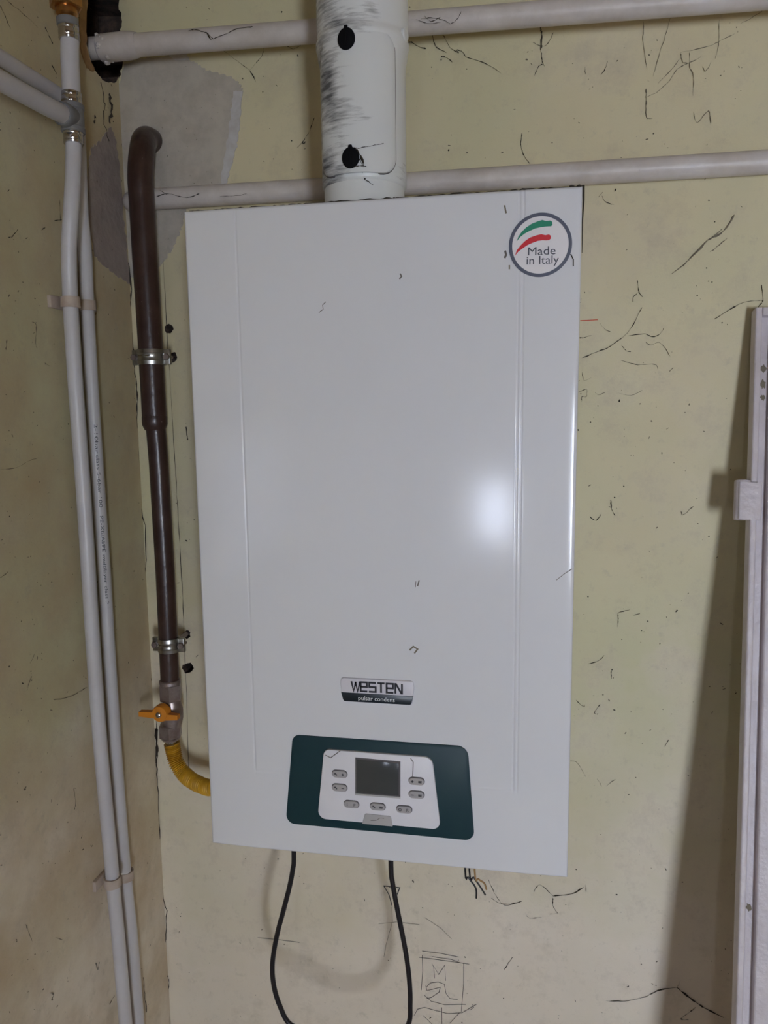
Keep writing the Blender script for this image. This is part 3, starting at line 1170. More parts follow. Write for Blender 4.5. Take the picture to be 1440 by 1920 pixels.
rb = [bm.verts.new(SF(.0005)(sc_[0] + Rst * .892 * math.cos(t), sc_[1] + Rst * .892 * math.sin(t))) for t in np.linspace(0, 2 * math.pi, 97)[:-1]]
for k in range(96):
    bm.faces.new((ra[k], ra[(k + 1) % 96], rb[(k + 1) % 96], rb[k]))
obj('ring', bm, 'ring', sticker, smooth=False)


def S6(x, y):
    return F(900 + x / 6, 340 + y / 6)


for nm, top, bot in (('green', [(413, 678), (432, 625), (470, 570), (520, 520), (580, 480), (650, 452), (700, 436), (745, 448), (790, 442), (812, 456)],
                      [(413, 678), (450, 632), (500, 592), (560, 560), (620, 532), (680, 518), (730, 510), (765, 508), (800, 506), (816, 488)]),
                     ('red', [(393, 840), (415, 775), (455, 725), (505, 675), (560, 636), (630, 610), (690, 596), (735, 607), (775, 598), (796, 612)],
                      [(393, 840), (430, 795), (480, 757), (530, 722), (590, 694), (650, 672), (705, 664), (740, 666), (778, 662), (798, 644)])):
    bm = NB()
    t_ = [bm.verts.new(SF(.0006)(*S6(*p))) for p in top]
    b_ = [bm.verts.new(SF(.0006)(*S6(*p))) for p in bot]
    for k in range(len(top) - 1):
        if k == 0:
            bm.faces.new((t_[0], t_[1], b_[1]))
        else:
            bm.faces.new((t_[k], t_[k + 1], b_[k + 1], b_[k]))
    obj('brush_stroke', bm, nm, sticker, smooth=False)
for body, x0, x1, yb_, hh in (('Made', 540, 850, 835, 90), ('in Italy', 524, 886, 938, 90)):
    bm = NB()
    add_text(bm, body, lambda a, b: (a, 0, b), 1)
    mn, mx = min(v_.co.x for v_ in bm.verts), max(v_.co.x for v_ in bm.verts)
    cap = max(v_.co.z for v_ in bm.verts)
    p0, p1 = S6(x0, yb_), S6(x1, yb_)
    top = S6(x0, yb_ - hh)
    for v_ in bm.verts:
        a = (v_.co.x - mn) / (mx - mn)
        zx = p0[1] + (v_.co.z / cap) * (top[1] - p0[1])
        xx = p0[0] + (p1[0] - p0[0]) * a
        v_.co = Vector(SF(.0006)(xx, zx))
    obj('lettering', bm, 'greytext', sticker, smooth=False)

# scuffs and hairs on the cover
for i, (ln, wd, m_) in enumerate(([[(598, 586), (606, 580), (605, 572), (611, 566)], .0007, 'pencil'], [[(750, 513), (753, 518), (749, 523)], .0013, 'pencil'],
                                  [[(768, 1219), (775, 1212), (783, 1217), (777, 1225)], .0016, 'webpale'], [[(786, 1088), (783, 1099)], .0013, 'pencil'],
                                  [[(1073, 1067), (1060, 1075), (1043, 1088)], .0006, 'pencil'], [[(1070, 476), (1075, 486), (1075, 499)], .0011, 'web'],
                                  [[(946, 385), (949, 400)], .0015, 'webpale'], [[(947, 470), (949, 478), (946, 484)], .002, 'pencil'], [[(955, 497), (955, 505)], .0014, 'webpale'],
                                  [[(780, 1090), (779, 1101)], .0006, 'pencil'], [[(771, 1418), (776, 1425), (775, 1456)], .0009, 'pencil'], [[(640, 1404), (622, 1417), (612, 1412)], .0009, 'pencil'])):
    bm = NB()
    yo = YQ - .0002 if i >= 10 else YF - .0002
    add_stroke(bm, [F(*p) for p in ln], wd, lambda a, b, yo=yo: (a, yo if -.14 < a < .14 else yf(a, b) - .0003, b))
    obj('scuff', bm, m_, boiler, smooth=False)

# ------------------------------------------------------------------ cable loop under the boiler
CY = -.15
lp = [onY(u, v, CY) for u, v in ((551, 1600), (549, 1630), (543, 1662), (532, 1705), (519, 1755), (511, 1805), (513, 1845), (524, 1884), (546, 1922))]
rp = [onY(u, v, CY) for u, v in ((733, 1622), (736, 1655), (745, 1705), (755, 1755), (763, 1800), (768, 1845), (769, 1885), (765, 1922))]
top_l = [Vector((lp[0].x, CY, ZB + .01))]
top_r = [Vector((rp[0].x, CY, ZB + .01))]
mid = [Vector((-.12, CY, .733)), Vector((-.075, CY, .712)), Vector((-.02, CY, .724))]
path = spline(top_l + lp + mid + rp[::-1] + top_r, 6)
bm = NB()
add_tube(bm, path, .0034, 12)
tag(obj('power_cable', bm, 'cable', origin=(lp[0].x, CY, ZB)), 'black rubber cable hanging in a loop below the boiler', 'cable')
# small wires under the right end
wr = thing('wire_ends', 'short loose wire ends sticking out under the boiler, right of the cable loop', 'wires', (.13, -.1, ZB))
for ln, m_ in (([(872, 1630), (878, 1645), (892, 1665), (893, 1684)], 'cable'), ([(880, 1632), (888, 1645), (900, 1662), (910, 1678)], 'cable'), ([(890, 1632), (897, 1648), (908, 1656), (912, 1668)], 'stain')):
    bm = NB()
    add_tube(bm, spline([Vector((onY(*ln[0], -.06).x - .004, -.06, ZB + .008))] + [onY(u, v, -.06) for u, v in ln], 4), .0013, 8)
    obj('wire', bm, m_, wr)

# ------------------------------------------------------------------ dark gas pipe with clamps, valve and hose
GY = -.055
gp = thing('gas_pipe', 'dark brown painted steel gas pipe bending out of the wall left of the boiler', 'pipe', (-.37, GY, 1.18))


def gx(u, v):
    return onY(u, v, GY)


pA = gx(279.5, 600)
pB = gx(289.5, 780)
xt = gx(268, 420).x
bm = NB()
top_c = onY(284, 268, 0)
path = spline([(top_c.x, .05, top_c.z + .002), (top_c.x, .0, top_c.z + .002), (top_c.x + .001, -.022, top_c.z - .004), (xt - .001, -.045, top_c.z - .028), (xt, GY, top_c.z - .062), (xt, GY, top_c.z - .10), gx(273, 500), pA, pB], 8)
add_tube(bm, path, .0172, 28)
add_lathe(bm, [(.0172, 0), (.0176, -.002), (.0176, -.012), (.016, -.016), (.0142, -.020)], (pB.x, GY, pB.z), (0, 0, 1), 28)
obj('upper_pipe', bm, 'brown', gp)
bm = NB()
low = spline([(pB.x + .0005, GY, pB.z), gx(297, 860), gx(303, 960), gx(310, 1080), gx(314.5, 1180), gx(319, 1284)], 6)
add_tube(bm, low, .0137, 28)
obj('lower_pipe', bm, 'brown', gp)


def clamp(u, v, rad, label, side):
    c = gx(u, v)
    t = thing('pipe_clamp', label, 'clamp', (c.x, GY, c.z), 'steel clamps on the dark gas pipe')
    bm = NB()
    r = rad + .0022
    hh = .0105
    add_lathe(bm, [(rad + .0002, -hh), (r, -hh), (r + .0008, -hh * .5), (r - .0004, -hh * .32), (r - .0004, hh * .32), (r + .0008, hh * .5), (r, hh), (rad + .0002, hh)], (c.x, GY, c.z), (0, 0, 1), 32)
    obj('band', bm, 'steel', t)
    for s in (-1, 1):
        bm = NB()
        add_box(bm, (c.x + s * r - (.004 if s > 0 else .009), GY - .003, c.z - hh), (c.x + s * r + (.009 if s > 0 else .004), GY + .003, c.z + hh))
        bevel(bm, .0008)
        obj('ear', bm, 'steel', t)
        bm = NB()
        add_hex(bm, .0048, -.0075, -.003, (c.x + s * (r + .005), GY, c.z), (0, 1, 0), .0006)
        add_lathe(bm, [(.0022, -.003), (.0022, .012)], (c.x + s * (r + .005), GY, c.z), (0, 1, 0), 12)
        obj('bolt', bm, 'nickel', t)
    bm = NB()
    add_tube(bm, [(c.x + .002, GY + rad, c.z), (c.x + .002, .03, c.z)], .004, 12)
    obj('wall_stem', bm, 'nickel', t)
    bm = NB()
    add_tube(bm, [(c.x - r * .55, GY - r * .86, c.z + .0015), (c.x + r * .35, GY - r * .98, c.z + .0015)], .0011, 6)
    obj('rib', bm, 'chrome', t)


clamp(284.5, 670, .0174, 'zinc clamp on the thick upper part of the dark brown pipe', 1)
clamp(317, 1208, .0138, 'zinc clamp on the thin lower part of the dark pipe, above the orange valve', -1)

vz = lambda v: gx(320, v).z
vx = gx(321, 1320).x
gv = thing('gas_valve', 'gas shut-off valve with orange butterfly handle below the dark pipe', 'valve', (vx, GY, vz(1388)))
bm = NB()
add_lathe(bm, [(.0145, vz(1283)), (.0158, vz(1281)), (.0158, vz(1276)), (.0145, vz(1274))], (vx, GY, 0), (0, 0, 1), 24)
add_hex(bm, .0168, vz(1312), vz(1282), (vx, GY, 0), rot=.32)
obj('top_nut', bm, 'nickel', gv)
bm = NB()
add_lathe(bm, [(.0125, vz(1362)), (.0138, vz(1356)), (.0160, vz(1345)), (.0160, vz(1328)), (.0138, vz(1318)), (.0130, vz(1308))], (vx + .001, GY, 0), (0, 0, 1), 28)
obj('body', bm, 'nickel', gv)
bx_ = gx(320, 1376).x
bm = NB()
add_hex(bm, .0176, vz(1381), vz(1357), (bx_, GY, 0), rot=.32)
add_lathe(bm, [(.0130, vz(1386)), (.0150, vz(1381))], (bx_, GY, 0), (0, 0, 1), 24)
obj('bottom_nut', bm, 'nickel', gv)
bm = NB()
add_lathe(bm, [(.0085, vz(1398)), (.0085, vz(1383))], (bx_ + .001, GY, 0), (0, 0, 1), 20)
obj('tail_pipe', bm, 'chrome', gv)
# stem + handle in front of the body
HY = GY - .026
hc = onY(303, 1336, HY)
bm = NB()
add_lathe(bm, [(.0075, 0), (.0075, .014)], (hc.x, GY - .012, hc.z), (0, -1, 0), 20)
obj('stem', bm, 'nickel', gv)
bm = NB()
add_lathe(bm, [(.0108, -.003), (.0125, -.001), (.0125, .009), (.0112, .0115), (.006, .012)], (hc.x, HY + .004, hc.z), (0, -1, 0), 28)
l0, l1 = onY(264, 1336, HY), onY(292, 1338, HY)
r0, r1 = onY(312, 1342, HY), onY(336, 1343, HY)
for a, b, up in ((l1, l0, .0055), (r0, r1, .0020)):
    v8 = []
    for p, hgt in ((a, .0048), (b, .0036)):
        for dy in (-.0045, .0045):
            for dz in (-1, 1):
                q = Vector((p.x, HY + dy - .002 + (up if dy > 0 else 0) * 0, p.z + dz * hgt))
                v8.append(bm.verts.new(q))
    for f in ((0, 1, 3, 2), (4, 6, 7, 5), (0, 4, 5, 1), (2, 3, 7, 6), (0, 2, 6, 4), (1, 5, 7, 3)):
        bm.faces.new([v8[i] for i in f])
obj('handle', bm, 'orange', gv)
bm = NB()
add_lathe(bm, [(.0042, 0), (.0042, .003), (.0030, .0042), (.001, .0046)], (hc.x, HY - .008, hc.z), (0, -1, 0), 20)
obj('screw', bm, 'chrome', gv)

# corrugated hose
ctrl = [Vector((bx_ + .001, GY, vz(1393))), onY(326, 1412, GY), onY(332, 1432, GY - .003), onY(346, 1452, GY - .008), onY(364, 1466, GY - .016), onY(392, 1477, GY - .026), onY(425, 1480, GY - .036), Vector((-.235, GY - .045, vz(1480))), Vector((-.190, GY - .05, vz(1479)))]
pts = spline(ctrl, 60)
# resample by arc length, one groove every 2.4 mm
L = [0]
for a, b in zip(pts[:-1], pts[1:]):
    L.append(L[-1] + (b - a).length)
N = int(L[-1] / .0006)
res = []
j = 0
for k in range(N + 1):
    s = L[-1] * k / N
    while j < len(L) - 2 and L[j + 1] < s:
        j += 1
    t = (s - L[j]) / max(L[j + 1] - L[j], 1e-9)
    res.append(pts[j].lerp(pts[j + 1], t))
rad = [.0106 + .0014 * math.cos(2 * math.pi * (L[-1] * k / N) / .0031) for k in range(N + 1)]
bm = NB()
add_tube(bm, res, rad, 20)
tag(obj('gas_hose', bm, 'hose', origin=tuple(ctrl[0]), angle=80), 'yellow corrugated flexible gas hose curving from the valve behind the boiler', 'hose')

# ------------------------------------------------------------------ white pipes on the left wall
XA, XB, XU = -.405, -.4145, -.3895
riser = thing('water_pipe', 'white plastic water pipe with tee fitting, the front one on the left wall', 'pipe', tuple(onX(235, 1900, XA)), 'white water pipes on the left wall')
def A(u, v):
    k = min(max((v - 330) / 220, 0), 1)
    return onX(u, v, XU + (XA - XU) * k * k * (3 - 2 * k))

bm = NB()
add_tube(bm, spline([A(131, 66), A(131, 110), A(133, 150), A(134, 185)], 4), .0106, 20)
obj('upper_pipe', bm, 'plasticpipe', riser)
bm = NB()
add_tube(bm, spline([A(138, 255), A(138, 290), A(137, 335), A(133, 400), A(129.5, 470), A(131, 540), A(134, 600), A(143, 740), A(152, 860), A(159, 960), A(174, 1200), A(183, 1330), A(192, 1440), A(207, 1600), A(214, 1680), A(222, 1760), A(235, 1910), (XA, A(242, 1990).y, A(242, 1990).z), (XA, A(247, 2100).y, .35), (XA, A(247, 2100).y, .0)], 6), .0092, 20)
obj('lower_pipe', bm, 'plasticpipe', riser)


def ring_on(p, q, prof, m_, name, parent, seg=28):
    d = (Vector(q) - Vector(p))
    bm = NB()
    add_lathe(bm, [(r, h * d.length) for r, h in prof], p, d, seg)
    return obj(name, bm, m_, parent)


sleeve = [(.0104, 0), (.0118, .06), (.0118, .28), (.0112, .36), (.0118, .46), (.0118, .72), (.0112, .80), (.0118, .88), (.0112, 1)]
ring_on(A(128, 46), A(129.5, 76), sleeve, 'chrome', 'press_sleeve', riser)
ring_on(A(134, 174), A(135, 200), sleeve, 'chrome', 'press_sleeve', riser)
ring_on(A(137.5, 246), A(138, 271), sleeve, 'chrome', 'press_sleeve', riser)
tee = ring_on(A(135, 196), A(137.5, 250), [(.0128, 0), (.0140, .04), (.0140, .16), (.0130, .20), (.0135, .5), (.0130, .80), (.0140, .84), (.0140, .96), (.0128, 1)], 'greyplastic', 'tee_fitting', riser)
bm = NB()
tc_ = A(136, 222)
bt_ = onX(100, 205, XU + .001)
d = (bt_ - tc_)
add_lathe(bm, [(.0125, 0), (.0130, .014), (.0136, .016), (.0136, .022), (.0122, .024)], tc_, d, 24)
obj('tee_branch', bm, 'greyplastic', riser)
bm = NB()
add_tube(bm, spline([tc_ + d.normalized() * .012, onX(95, 203, XU + .001), onX(60, 184, XU + .001), onX(0, 151, XU + .001), onX(-60, 119, XU + .001), onX(-160, 66, XU + .001), onX(-400, -60, XU + .001)], 6), .0106, 20)
obj('branch_pipe', bm, 'plasticpipe', riser)
# brass connector above
ring_on(A(126, 34), A(127.5, 50), [(.0105, 0), (.0125, .1), (.0125, .9), (.0110, 1)], 'greyplastic', 'collar', riser)
ring_on(A(124, 14), A(126.5, 40), [(.0125, 0), (.0125, .5), (.0098, .7), (.0098, 1)], 'brass', 'brass_neck', riser)
bm = NB()
p, q = A(121, -20), A(124, 16)
add_hex(bm, .0190, 0, (q - p).length, p, q - p, rot=.3)
add_lathe(bm, [(.0150, -.06), (.0165, -.03), (.0165, 0)], p, q - p, 24)
obj('brass_body', bm, 'brass', riser)

B = lambda u, v: onX(u, v, XB)
pb = spline([onX(-400, -100, XB), onX(-160, 20, XB), onX(-60, 75, XB), onX(0, 108, XB), onX(50, 140, XB), onX(95, 168, XB), onX(126, 190, XB), onX(143, 222, XB), onX(148, 270, XB), B(150, 330), B(153, 400), B(160, 480), B(165, 600), B(173, 740), B(181, 860), B(187.5, 960), B(196, 1080), B(203, 1200), B(211, 1320), B(219, 1440), B(231.5, 1600), B(240, 1690), B(247.5, 1760), B(259, 1910), (XB, B(264, 1990).y, B(264, 1990).z), (XB, B(268, 2100).y, .35), (XB, B(268, 2100).y, 0)], 6)
bm = NB()
add_tube(bm, pb, .0086, 20)
wpb = tag(obj('water_pipe', bm, 'plasticpipe', origin=tuple(B(259, 1900))), 'white plastic water pipe with printed lettering, behind the front one, nearer the corner', 'pipe', 'white water pipes on the left wall')


def pipe_print(u0, v0, u1, v1, body, m_='greytext'):
    """Small print running down the pipe, laid on its surface towards the room corner side."""
    a, b = B(u0, v0), B(u1, v1)
    dirv = (b - a).normalized()
    out = Vector((math.cos(-.85), math.sin(-.85), 0))
    out = (out - dirv * out.dot(dirv)).normalized()
    side = dirv.cross(out)
    bm = NB()
    add_text(bm, body, lambda p, q: (p, q, 0), 1)
    L_ = max(v_.co.x for v_ in bm.verts)
    k = (b - a).length / L_
    hgt = .0042
    for v_ in bm.verts:
        th = (v_.co.y * hgt / .7 - hgt / 2) / .0087
        v_.co = a + dirv * (v_.co.x * k) + (out * math.cos(th) - side * math.sin(th)) * .00885
    obj('lettering', bm, m_, wpb, smooth=False)


pipe_print(171, 690, 180, 850, '(16x2) * class 2-10bar')
pipe_print(180.5, 852, 187, 950, 'class 5-6bar 100')
pipe_print(188, 965, 200, 1140, 'PE-Xb/Al/PE multilayer class 2 *')
pipe_print(243, 1690, 259, 1900, 'class 2-10bar  class 5-6bar')


def clip(u, v, plane_x, rad, label, grime=0):
    c = onX(u, v, plane_x)
    t = thing('pipe_clip', label, 'clip', (LEFT_X, c.y, c.z), 'plastic clips holding the white pipes')
    bm = NB()
    add_box(bm, (LEFT_X - .001, c.y - .017, c.z - .0075), (LEFT_X + .005, c.y + .014, c.z + .0075))
    bevel(bm, .001)
    obj('base', bm, 'clip', t)
    bm = NB()
    ro, ri = rad + .0026, rad + .0002
    angs = np.linspace(math.radians(-150), math.radians(150), 25)
    for r_, flip in ((ro, 0), (ri, 1)):
        pass
    vo = [[bm.verts.new((c.x + r_ * math.cos(a), c.y + r_ * math.sin(a), c.z + dz)) for a in angs] for r_, dz in ((ro, -.0065), (ro, .0065), (ri, .0065), (ri, -.0065))]
    for i in range(4):
        p, q = vo[i], vo[(i + 1) % 4]
        for k in range(len(angs) - 1):
            bm.faces.new((p[k], p[k + 1], q[k + 1], q[k]))
    for k in (0, -1):
        bm.faces.new([vo[i][k] for i in range(4)])
    obj('band', bm, 'clip', t)


clip(132, 567, XA, .0092, 'beige clip on the front white pipe, level with the brown pipe bend above', 0)
clip(163.5, 573, XB, .0086, 'beige clip on the rear white pipe, the upper one beside the crack')
clip(211, 1652, XA, .0092, 'dirty clip on the front white pipe near the bottom of the picture')
clip(236, 1640, XB, .0086, 'dirty clip on the rear white pipe near the bottom of the picture')

# ------------------------------------------------------------------ door leaf leaning on the wall at the right
top = Vector((.4326, -.004, 1.712))
botd = Vector((.4075, -.162, .90)) - top
botd.normalize()
up = -botd
wd = Vector((1, 0, 0)) - up * up.x
wd.normalize()
outw = up.cross(wd)       # towards the room (-y)
if outw.y > 0:
    outw = -outw
Lf = top.z / up.z + .002
WL = .62
# keep the far bottom corner on the floor
Lf = (top + wd * WL).z / up.z - .001
leaf = thing('door_leaf', 'pinkish white painted metal door leaf leaning against the wall at the right edge', 'door', (top.x, 0, 0))
P = lambda a, h, o: top + wd * a - up * h + outw * o    # a across, h down from the top, o out from the wall side
TH = .021


def leaf_prism(sect, h0, h1, name, m_='leaf', bev=.0014):
    """Extrude a (across, out) section along the leaf's height."""
    bm = NB()
    pl = round_poly(sect, bev, 3)
    a_ = [bm.verts.new(P(a, h0, o)) for a, o in pl]
    b_ = [bm.verts.new(P(a, h1, o)) for a, o in pl]
    n = len(pl)
    for k in range(n):
        bm.faces.new((a_[k], a_[(k + 1) % n], b_[(k + 1) % n], b_[k]))
    bm.faces.new(a_[::-1])
    bm.faces.new(b_)
    return obj(name, bm, m_, leaf)


leaf_prism([(0, 0), (.0080, 0), (.0080, TH), (0, TH)], .0, Lf - .012, 'edge_strip', bev=.0022)
leaf_prism([(WL - .011, 0), (WL, 0), (WL, TH), (WL - .011, TH)], .0, Lf, 'edge_strip', bev=.0022)
leaf_prism([(.0075, 0), (WL - .010, 0), (WL - .010, TH - .0095), (.0075, TH - .0095)], .002, Lf - .012, 'core_sheet', bev=.0005)
leaf_prism([(.0190, TH - .0100), (WL - .0200, TH - .0100), (WL - .0200, TH + .0005), (.0190, TH + .0005)], .014, Lf - .02, 'raised_panel', bev=.0028)
# top rail
leaf_prism([(.0080, 0), (WL - .011, 0), (WL - .011, TH), (.0080, TH)], .0, .010, 'top_rail', bev=.002)
# hinge knuckle
hz0 = 1.475
hh = (top.z - hz0) / up.z
hg = None
bm = NB()
c = P(-.008, hh, TH - .006)
add_lathe(bm, [(.0085, -.0250), (.0098, -.0240), (.0098, .0225), (.0090, .0245), (.0060, .0255)], c, up, 24)
v0 = len(bm.verts)
pl = [(-.016, TH - .003), (.012, TH - .003), (.012, TH + .0042), (-.014, TH + .0042)]
pl = round_poly(pl, .0016, 3)
a_ = [bm.verts.new(P(a, hh - .0215, o)) for a, o in pl]
b_ = [bm.verts.new(P(a, hh + .0245, o)) for a, o in pl]
n = len(pl)
for k in range(n):
    bm.faces.new((a_[k], a_[(k + 1) % n], b_[(k + 1) % n], b_[k]))
bm.faces.new(a_[::-1])
bm.faces.new(b_)
obj('hinge', bm, 'leaf', leaf)
for (a, h, r) in ((.0135, .075, .005), (.0135, .095, .006), (.0135, .112, .004), (.0135, .735, .005)):
    bm = NB()
    pol = [(a + r * .7 * math.cos(t) * rng.uniform(.6, 1.2), h + r * math.sin(t) * rng.uniform(.6, 1.2)) for t in np.linspace(0, 6.28, 17)[:-1]]
    bm.faces.new([bm.verts.new(P(x, y, TH - .0093)) for x, y in pol])
    obj('grime_spot', bm, 'webpale', leaf, smooth=False)

# ------------------------------------------------------------------ cobwebs and dirt threads


def strand(name, ln, off, sc, where, r, m_, lift, r_, parent, k):
    P_ = []
    for x, y in ln:
        u, v = off[0] + x / sc, off[1] + y / sc
        if where == 'y':
            P_.append(onY(u, v, -lift))
        elif where == 'x':
            P_.append(onX(u, v, LEFT_X + lift))
        elif where == 'flue':
            P_.append(onCyl(u, v, *FC, .0536 if v < 325 else .0480))
        else:
            P_.append(onY(u, v, where))
    q = spline(P_, 5)
    q = [p + Vector((r_.uniform(-1, 1), 0, r_.uniform(-1, 1))) * .0004 for p in q]
    rad_ = [r * k * r_.choice([.3, .5, .7, 1.0, 1.5]) for _ in q]
    rad_[0] *= .4
    rad_[-1] *= .4
    bm = NB()
    add_tube(bm, q, rad_, 5)
    return obj(name, bm, m_, parent)


def web(name, label, lines, off, sc, where='y', r=.00042, m_='web', lift=.0012, seed=0):
    """A cobweb of joined strands (its parts)."""
    r_ = random.Random(seed + 11)
    x, y = (lines[0][1] if isinstance(lines[0], tuple) else lines[0])[0]
    u, v = off[0] + x / sc, off[1] + y / sc
    p = onX(u, v) if where == 'x' else onY(u, v, 0 if where in ('y', 'flue') else where)
    t = thing(name, label, 'cobweb', tuple(p), 'sooty cobwebs on wall and pipes')
    for ln in lines:
        k, ln = ln if isinstance(ln, tuple) else (1.0, ln)
        strand('strand', ln, off, sc, where, r, m_, lift, r_, t, k)
    return t


def threads(name, label, lines, off, sc, where='y', r=.00042, m_='web', lift=.0010, seed=0):
    """Single dirt threads stuck to a wall: pieces of that wall's surface."""
    r_ = random.Random(seed + 11)
    for ln in lines:
        k, ln = ln if isinstance(ln, tuple) else (1.0, ln)
        strand('dirt_thread', ln, off, sc, where, r, m_, lift, r_, wall_left if where == 'x' else wall_back, k)


C3 = (960, 0)
web('cobweb', 'dark cobweb thread hanging from the upper pipe, right of the flue', [(1.9, [(155, 105), (160, 160), (168, 190), (162, 280)]), [(162, 280), (170, 340), (182, 372)], [(128, 425), (150, 375), (172, 360)], (.7, [(120, 240), (170, 260), (205, 240), (232, 183)])], C3, 3, seed=1)
threads('cobweb', 'two thin vertical cobweb threads between the two pipes, right of centre', [(.7, [(735, 75), (740, 150), (738, 250), (760, 390)]), (.6, [(905, 40), (870, 180), (830, 300), (795, 430)])], C3, 3, seed=2, m_='webpale')
web('cobweb', 'branching cobweb on the wall between the pipes at upper right', [(.8, [(950, 295), (1100, 262), (1170, 230), (1250, 190)]), (.6, [(1165, 110), (1165, 230), (1145, 330)]), [(950, 300), (960, 345), (990, 355), (1065, 320)], (1.3, [(990, 355), (930, 390), (880, 460), (815, 520)]), [(815, 520), (745, 550)], (.8, [(945, 330), (890, 400), (820, 470)]), (1.5, [(755, 500), (755, 580), (757, 660), (790, 665)]),
                                                                      (.8, [(1000, 290), (1000, 380), (1020, 420), (1018, 540)]), (.9, [(1020, 630), (1042, 690), (1105, 625), (1120, 695)]), (.7, [(1070, 370), (1090, 400), (1120, 350)]), (.8, [(1280, 135), (1350, 100), (1425, 50)])], C3, 3, seed=3, m_='webpale')
web('cobweb', 'thick dusty diagonal cobweb right of the round sticker', [(2.3, [(1250, 1205), (1190, 1300), (1100, 1350)]), (2.4, [(1100, 1350), (1000, 1460)]), (1.2, [(1000, 1460), (900, 1540)]), (1.0, [(1210, 1340), (1140, 1400), (1115, 1415)]), (.8, [(1180, 1290), (1050, 1400), (960, 1500)])], C3, 3, seed=4, m_='webpale')
web('cobweb', 'cobweb threads reaching to the top of the leaning door leaf', [(1.4, [(1140, 1795), (1270, 1715)]), (.8, [(1270, 1715), (1330, 1695), (1410, 1690)]), (1.2, [(1345, 1775), (1400, 1710), (1412, 1680), (1405, 1600)])], C3, 3, seed=5)
threads('cobweb', 'short curved dirt thread above the lower pipe, right of the flue', [[(55, 750), (50, 820), (70, 880), (100, 920)]], C3, 3, seed=6)
threads('cobweb', 'small hooked dirt thread beside the top right corner of the boiler', [[(485, 1110), (512, 1078)], (.9, [(505, 1100), (525, 1135), (575, 1152)])], C3, 3, seed=7)
threads('cobweb', 'fine upright dirt thread and specks left of the diagonal cobweb', [[(705, 1575), (715, 1640), (735, 1670)], [(715, 1640), (685, 1670), (680, 1700)], (.8, [(412, 375), (412, 420)]), (1.1, [(540, 342), (520, 395), (500, 418)])], C3, 3, seed=8)
R1 = (1000, 560)
web('cobweb', 'wide tangle of cobweb right of the boiler below the red crayon mark', [(1.0, [(665, 55), (600, 180), (545, 240)]), (1.6, [(545, 240), (460, 300)]), (1.2, [(460, 300), (380, 330), (300, 365)]), (1.8, [(285, 240), (310, 238)]), (.9, [(310, 238), (360, 225)]), (.7, [(410, 150), (440, 190), (480, 205)]), (1.0, [(580, 230), (680, 215), (730, 235), (780, 215)]), (.6, [(780, 215), (800, 180)]),
                                                                         (.7, [(690, 265), (720, 285), (780, 270), (840, 355)]), (.7, [(540, 285), (570, 320), (600, 325)]), (.9, [(540, 380), (640, 405), (740, 400), (765, 430)]), (.9, [(835, 445), (855, 425)])], R1, 3.27, seed=9)
threads('cobweb', 'small loops of cobweb close to the right edge of the boiler', [(.8, [(300, 450), (312, 500), (360, 480)]), (1.0, [(275, 575), (325, 555), (325, 600), (298, 600), (298, 630)]), (.7, [(380, 575), (400, 590), (440, 575)]), (.6, [(520, 578), (600, 592), (670, 560)])], R1, 3.27, seed=10, m_='webpale')
threads('cobweb', 'v-shaped dirt thread on the wall right of the boiler middle', [[(345, 1335), (385, 1360), (415, 1320)], (1.4, [(475, 1235), (480, 1290)]), (1.0, [(480, 1290), (500, 1330)]), (.8, [(905, 1300), (920, 1325), (980, 1272)])], R1, 3.27, seed=11)
R2 = (1000, 1080)
threads('cobweb', 'angular dirt thread on the wall right of the name badge', [[(590, 208), (525, 225), (520, 260), (516, 312)], [(615, 240), (655, 230)], (.9, [(435, 488), (400, 520), (340, 538)]), (1.1, [(478, 580), (478, 628)])], R2, 3.27, seed=12)
threads('cobweb', 'dirt threads on the wall right of the control panel', [[(260, 760), (305, 800), (315, 790)], [(410, 788), (378, 830), (380, 848)], (.8, [(225, 1135), (270, 1145), (320, 1230)]), (.6, [(390, 1240), (420, 1290)]), (.9, [(450, 1288), (505, 1245)]), (1.2, [(805, 1045), (830, 1005)])], R2, 3.27, seed=13)
RB = (900, 1560)
web('cobweb', 'long sagging cobweb in the shade beside the door leaf at lower right', [(.8, [(630, 845), (740, 845), (840, 820)]), (1.4, [(840, 820), (900, 790), (985, 778)]), (2.2, [(985, 778), (1050, 830), (1120, 880)]), (1.8, [(1120, 880), (1220, 928)]), (.7, [(985, 778), (1005, 740)]), (1.0, [(1080, 875), (1050, 900), (1005, 935), (1045, 938)])], RB, 2.667, seed=14)
web('cobweb', 'sagging cobweb with a tail just below the bottom right corner of the boiler', [(.8, [(270, 300), (300, 265), (365, 320)]), (1.4, [(365, 320), (455, 312), (520, 275)]), (1.2, [(365, 330), (365, 370), (390, 408)]), (.8, [(350, 410), (390, 408)]), (1.0, [(528, 262), (530, 300)]), (.7, [(230, 415), (250, 430), (310, 428)])], RB, 2.667, seed=15)
threads('cobweb', 'curved cobweb thread under the loose wire ends', [(.9, [(40, 235), (65, 290), (90, 335), (130, 368), (210, 345)]), (.8, [(55, 330), (110, 360), (175, 355)]), (1.1, [(165, 625), (140, 660), (120, 690)])], RB, 2.667, seed=16)
C8 = (560, 20)
web('cobweb', 'black sooty cobweb hanging from the lower screw of the flue hatch', [(1.6, [(530, 1370), (600, 1375), (690, 1360)]), (.9, [(690, 1360), (760, 1345), (850, 1330)]), (2.4, [(560, 1370), (620, 1450), (650, 1550)]), (1.5, [(580, 1400), (600, 1470), (640, 1550)]), (1.9, [(650, 1550), (640, 1640), (665, 1690)]), (1.0, [(665, 1690), (750, 1745)]), (1.4, [(540, 1560), (600, 1555), (680, 1555)])], C8, 5.333, 'flue', seed=17)
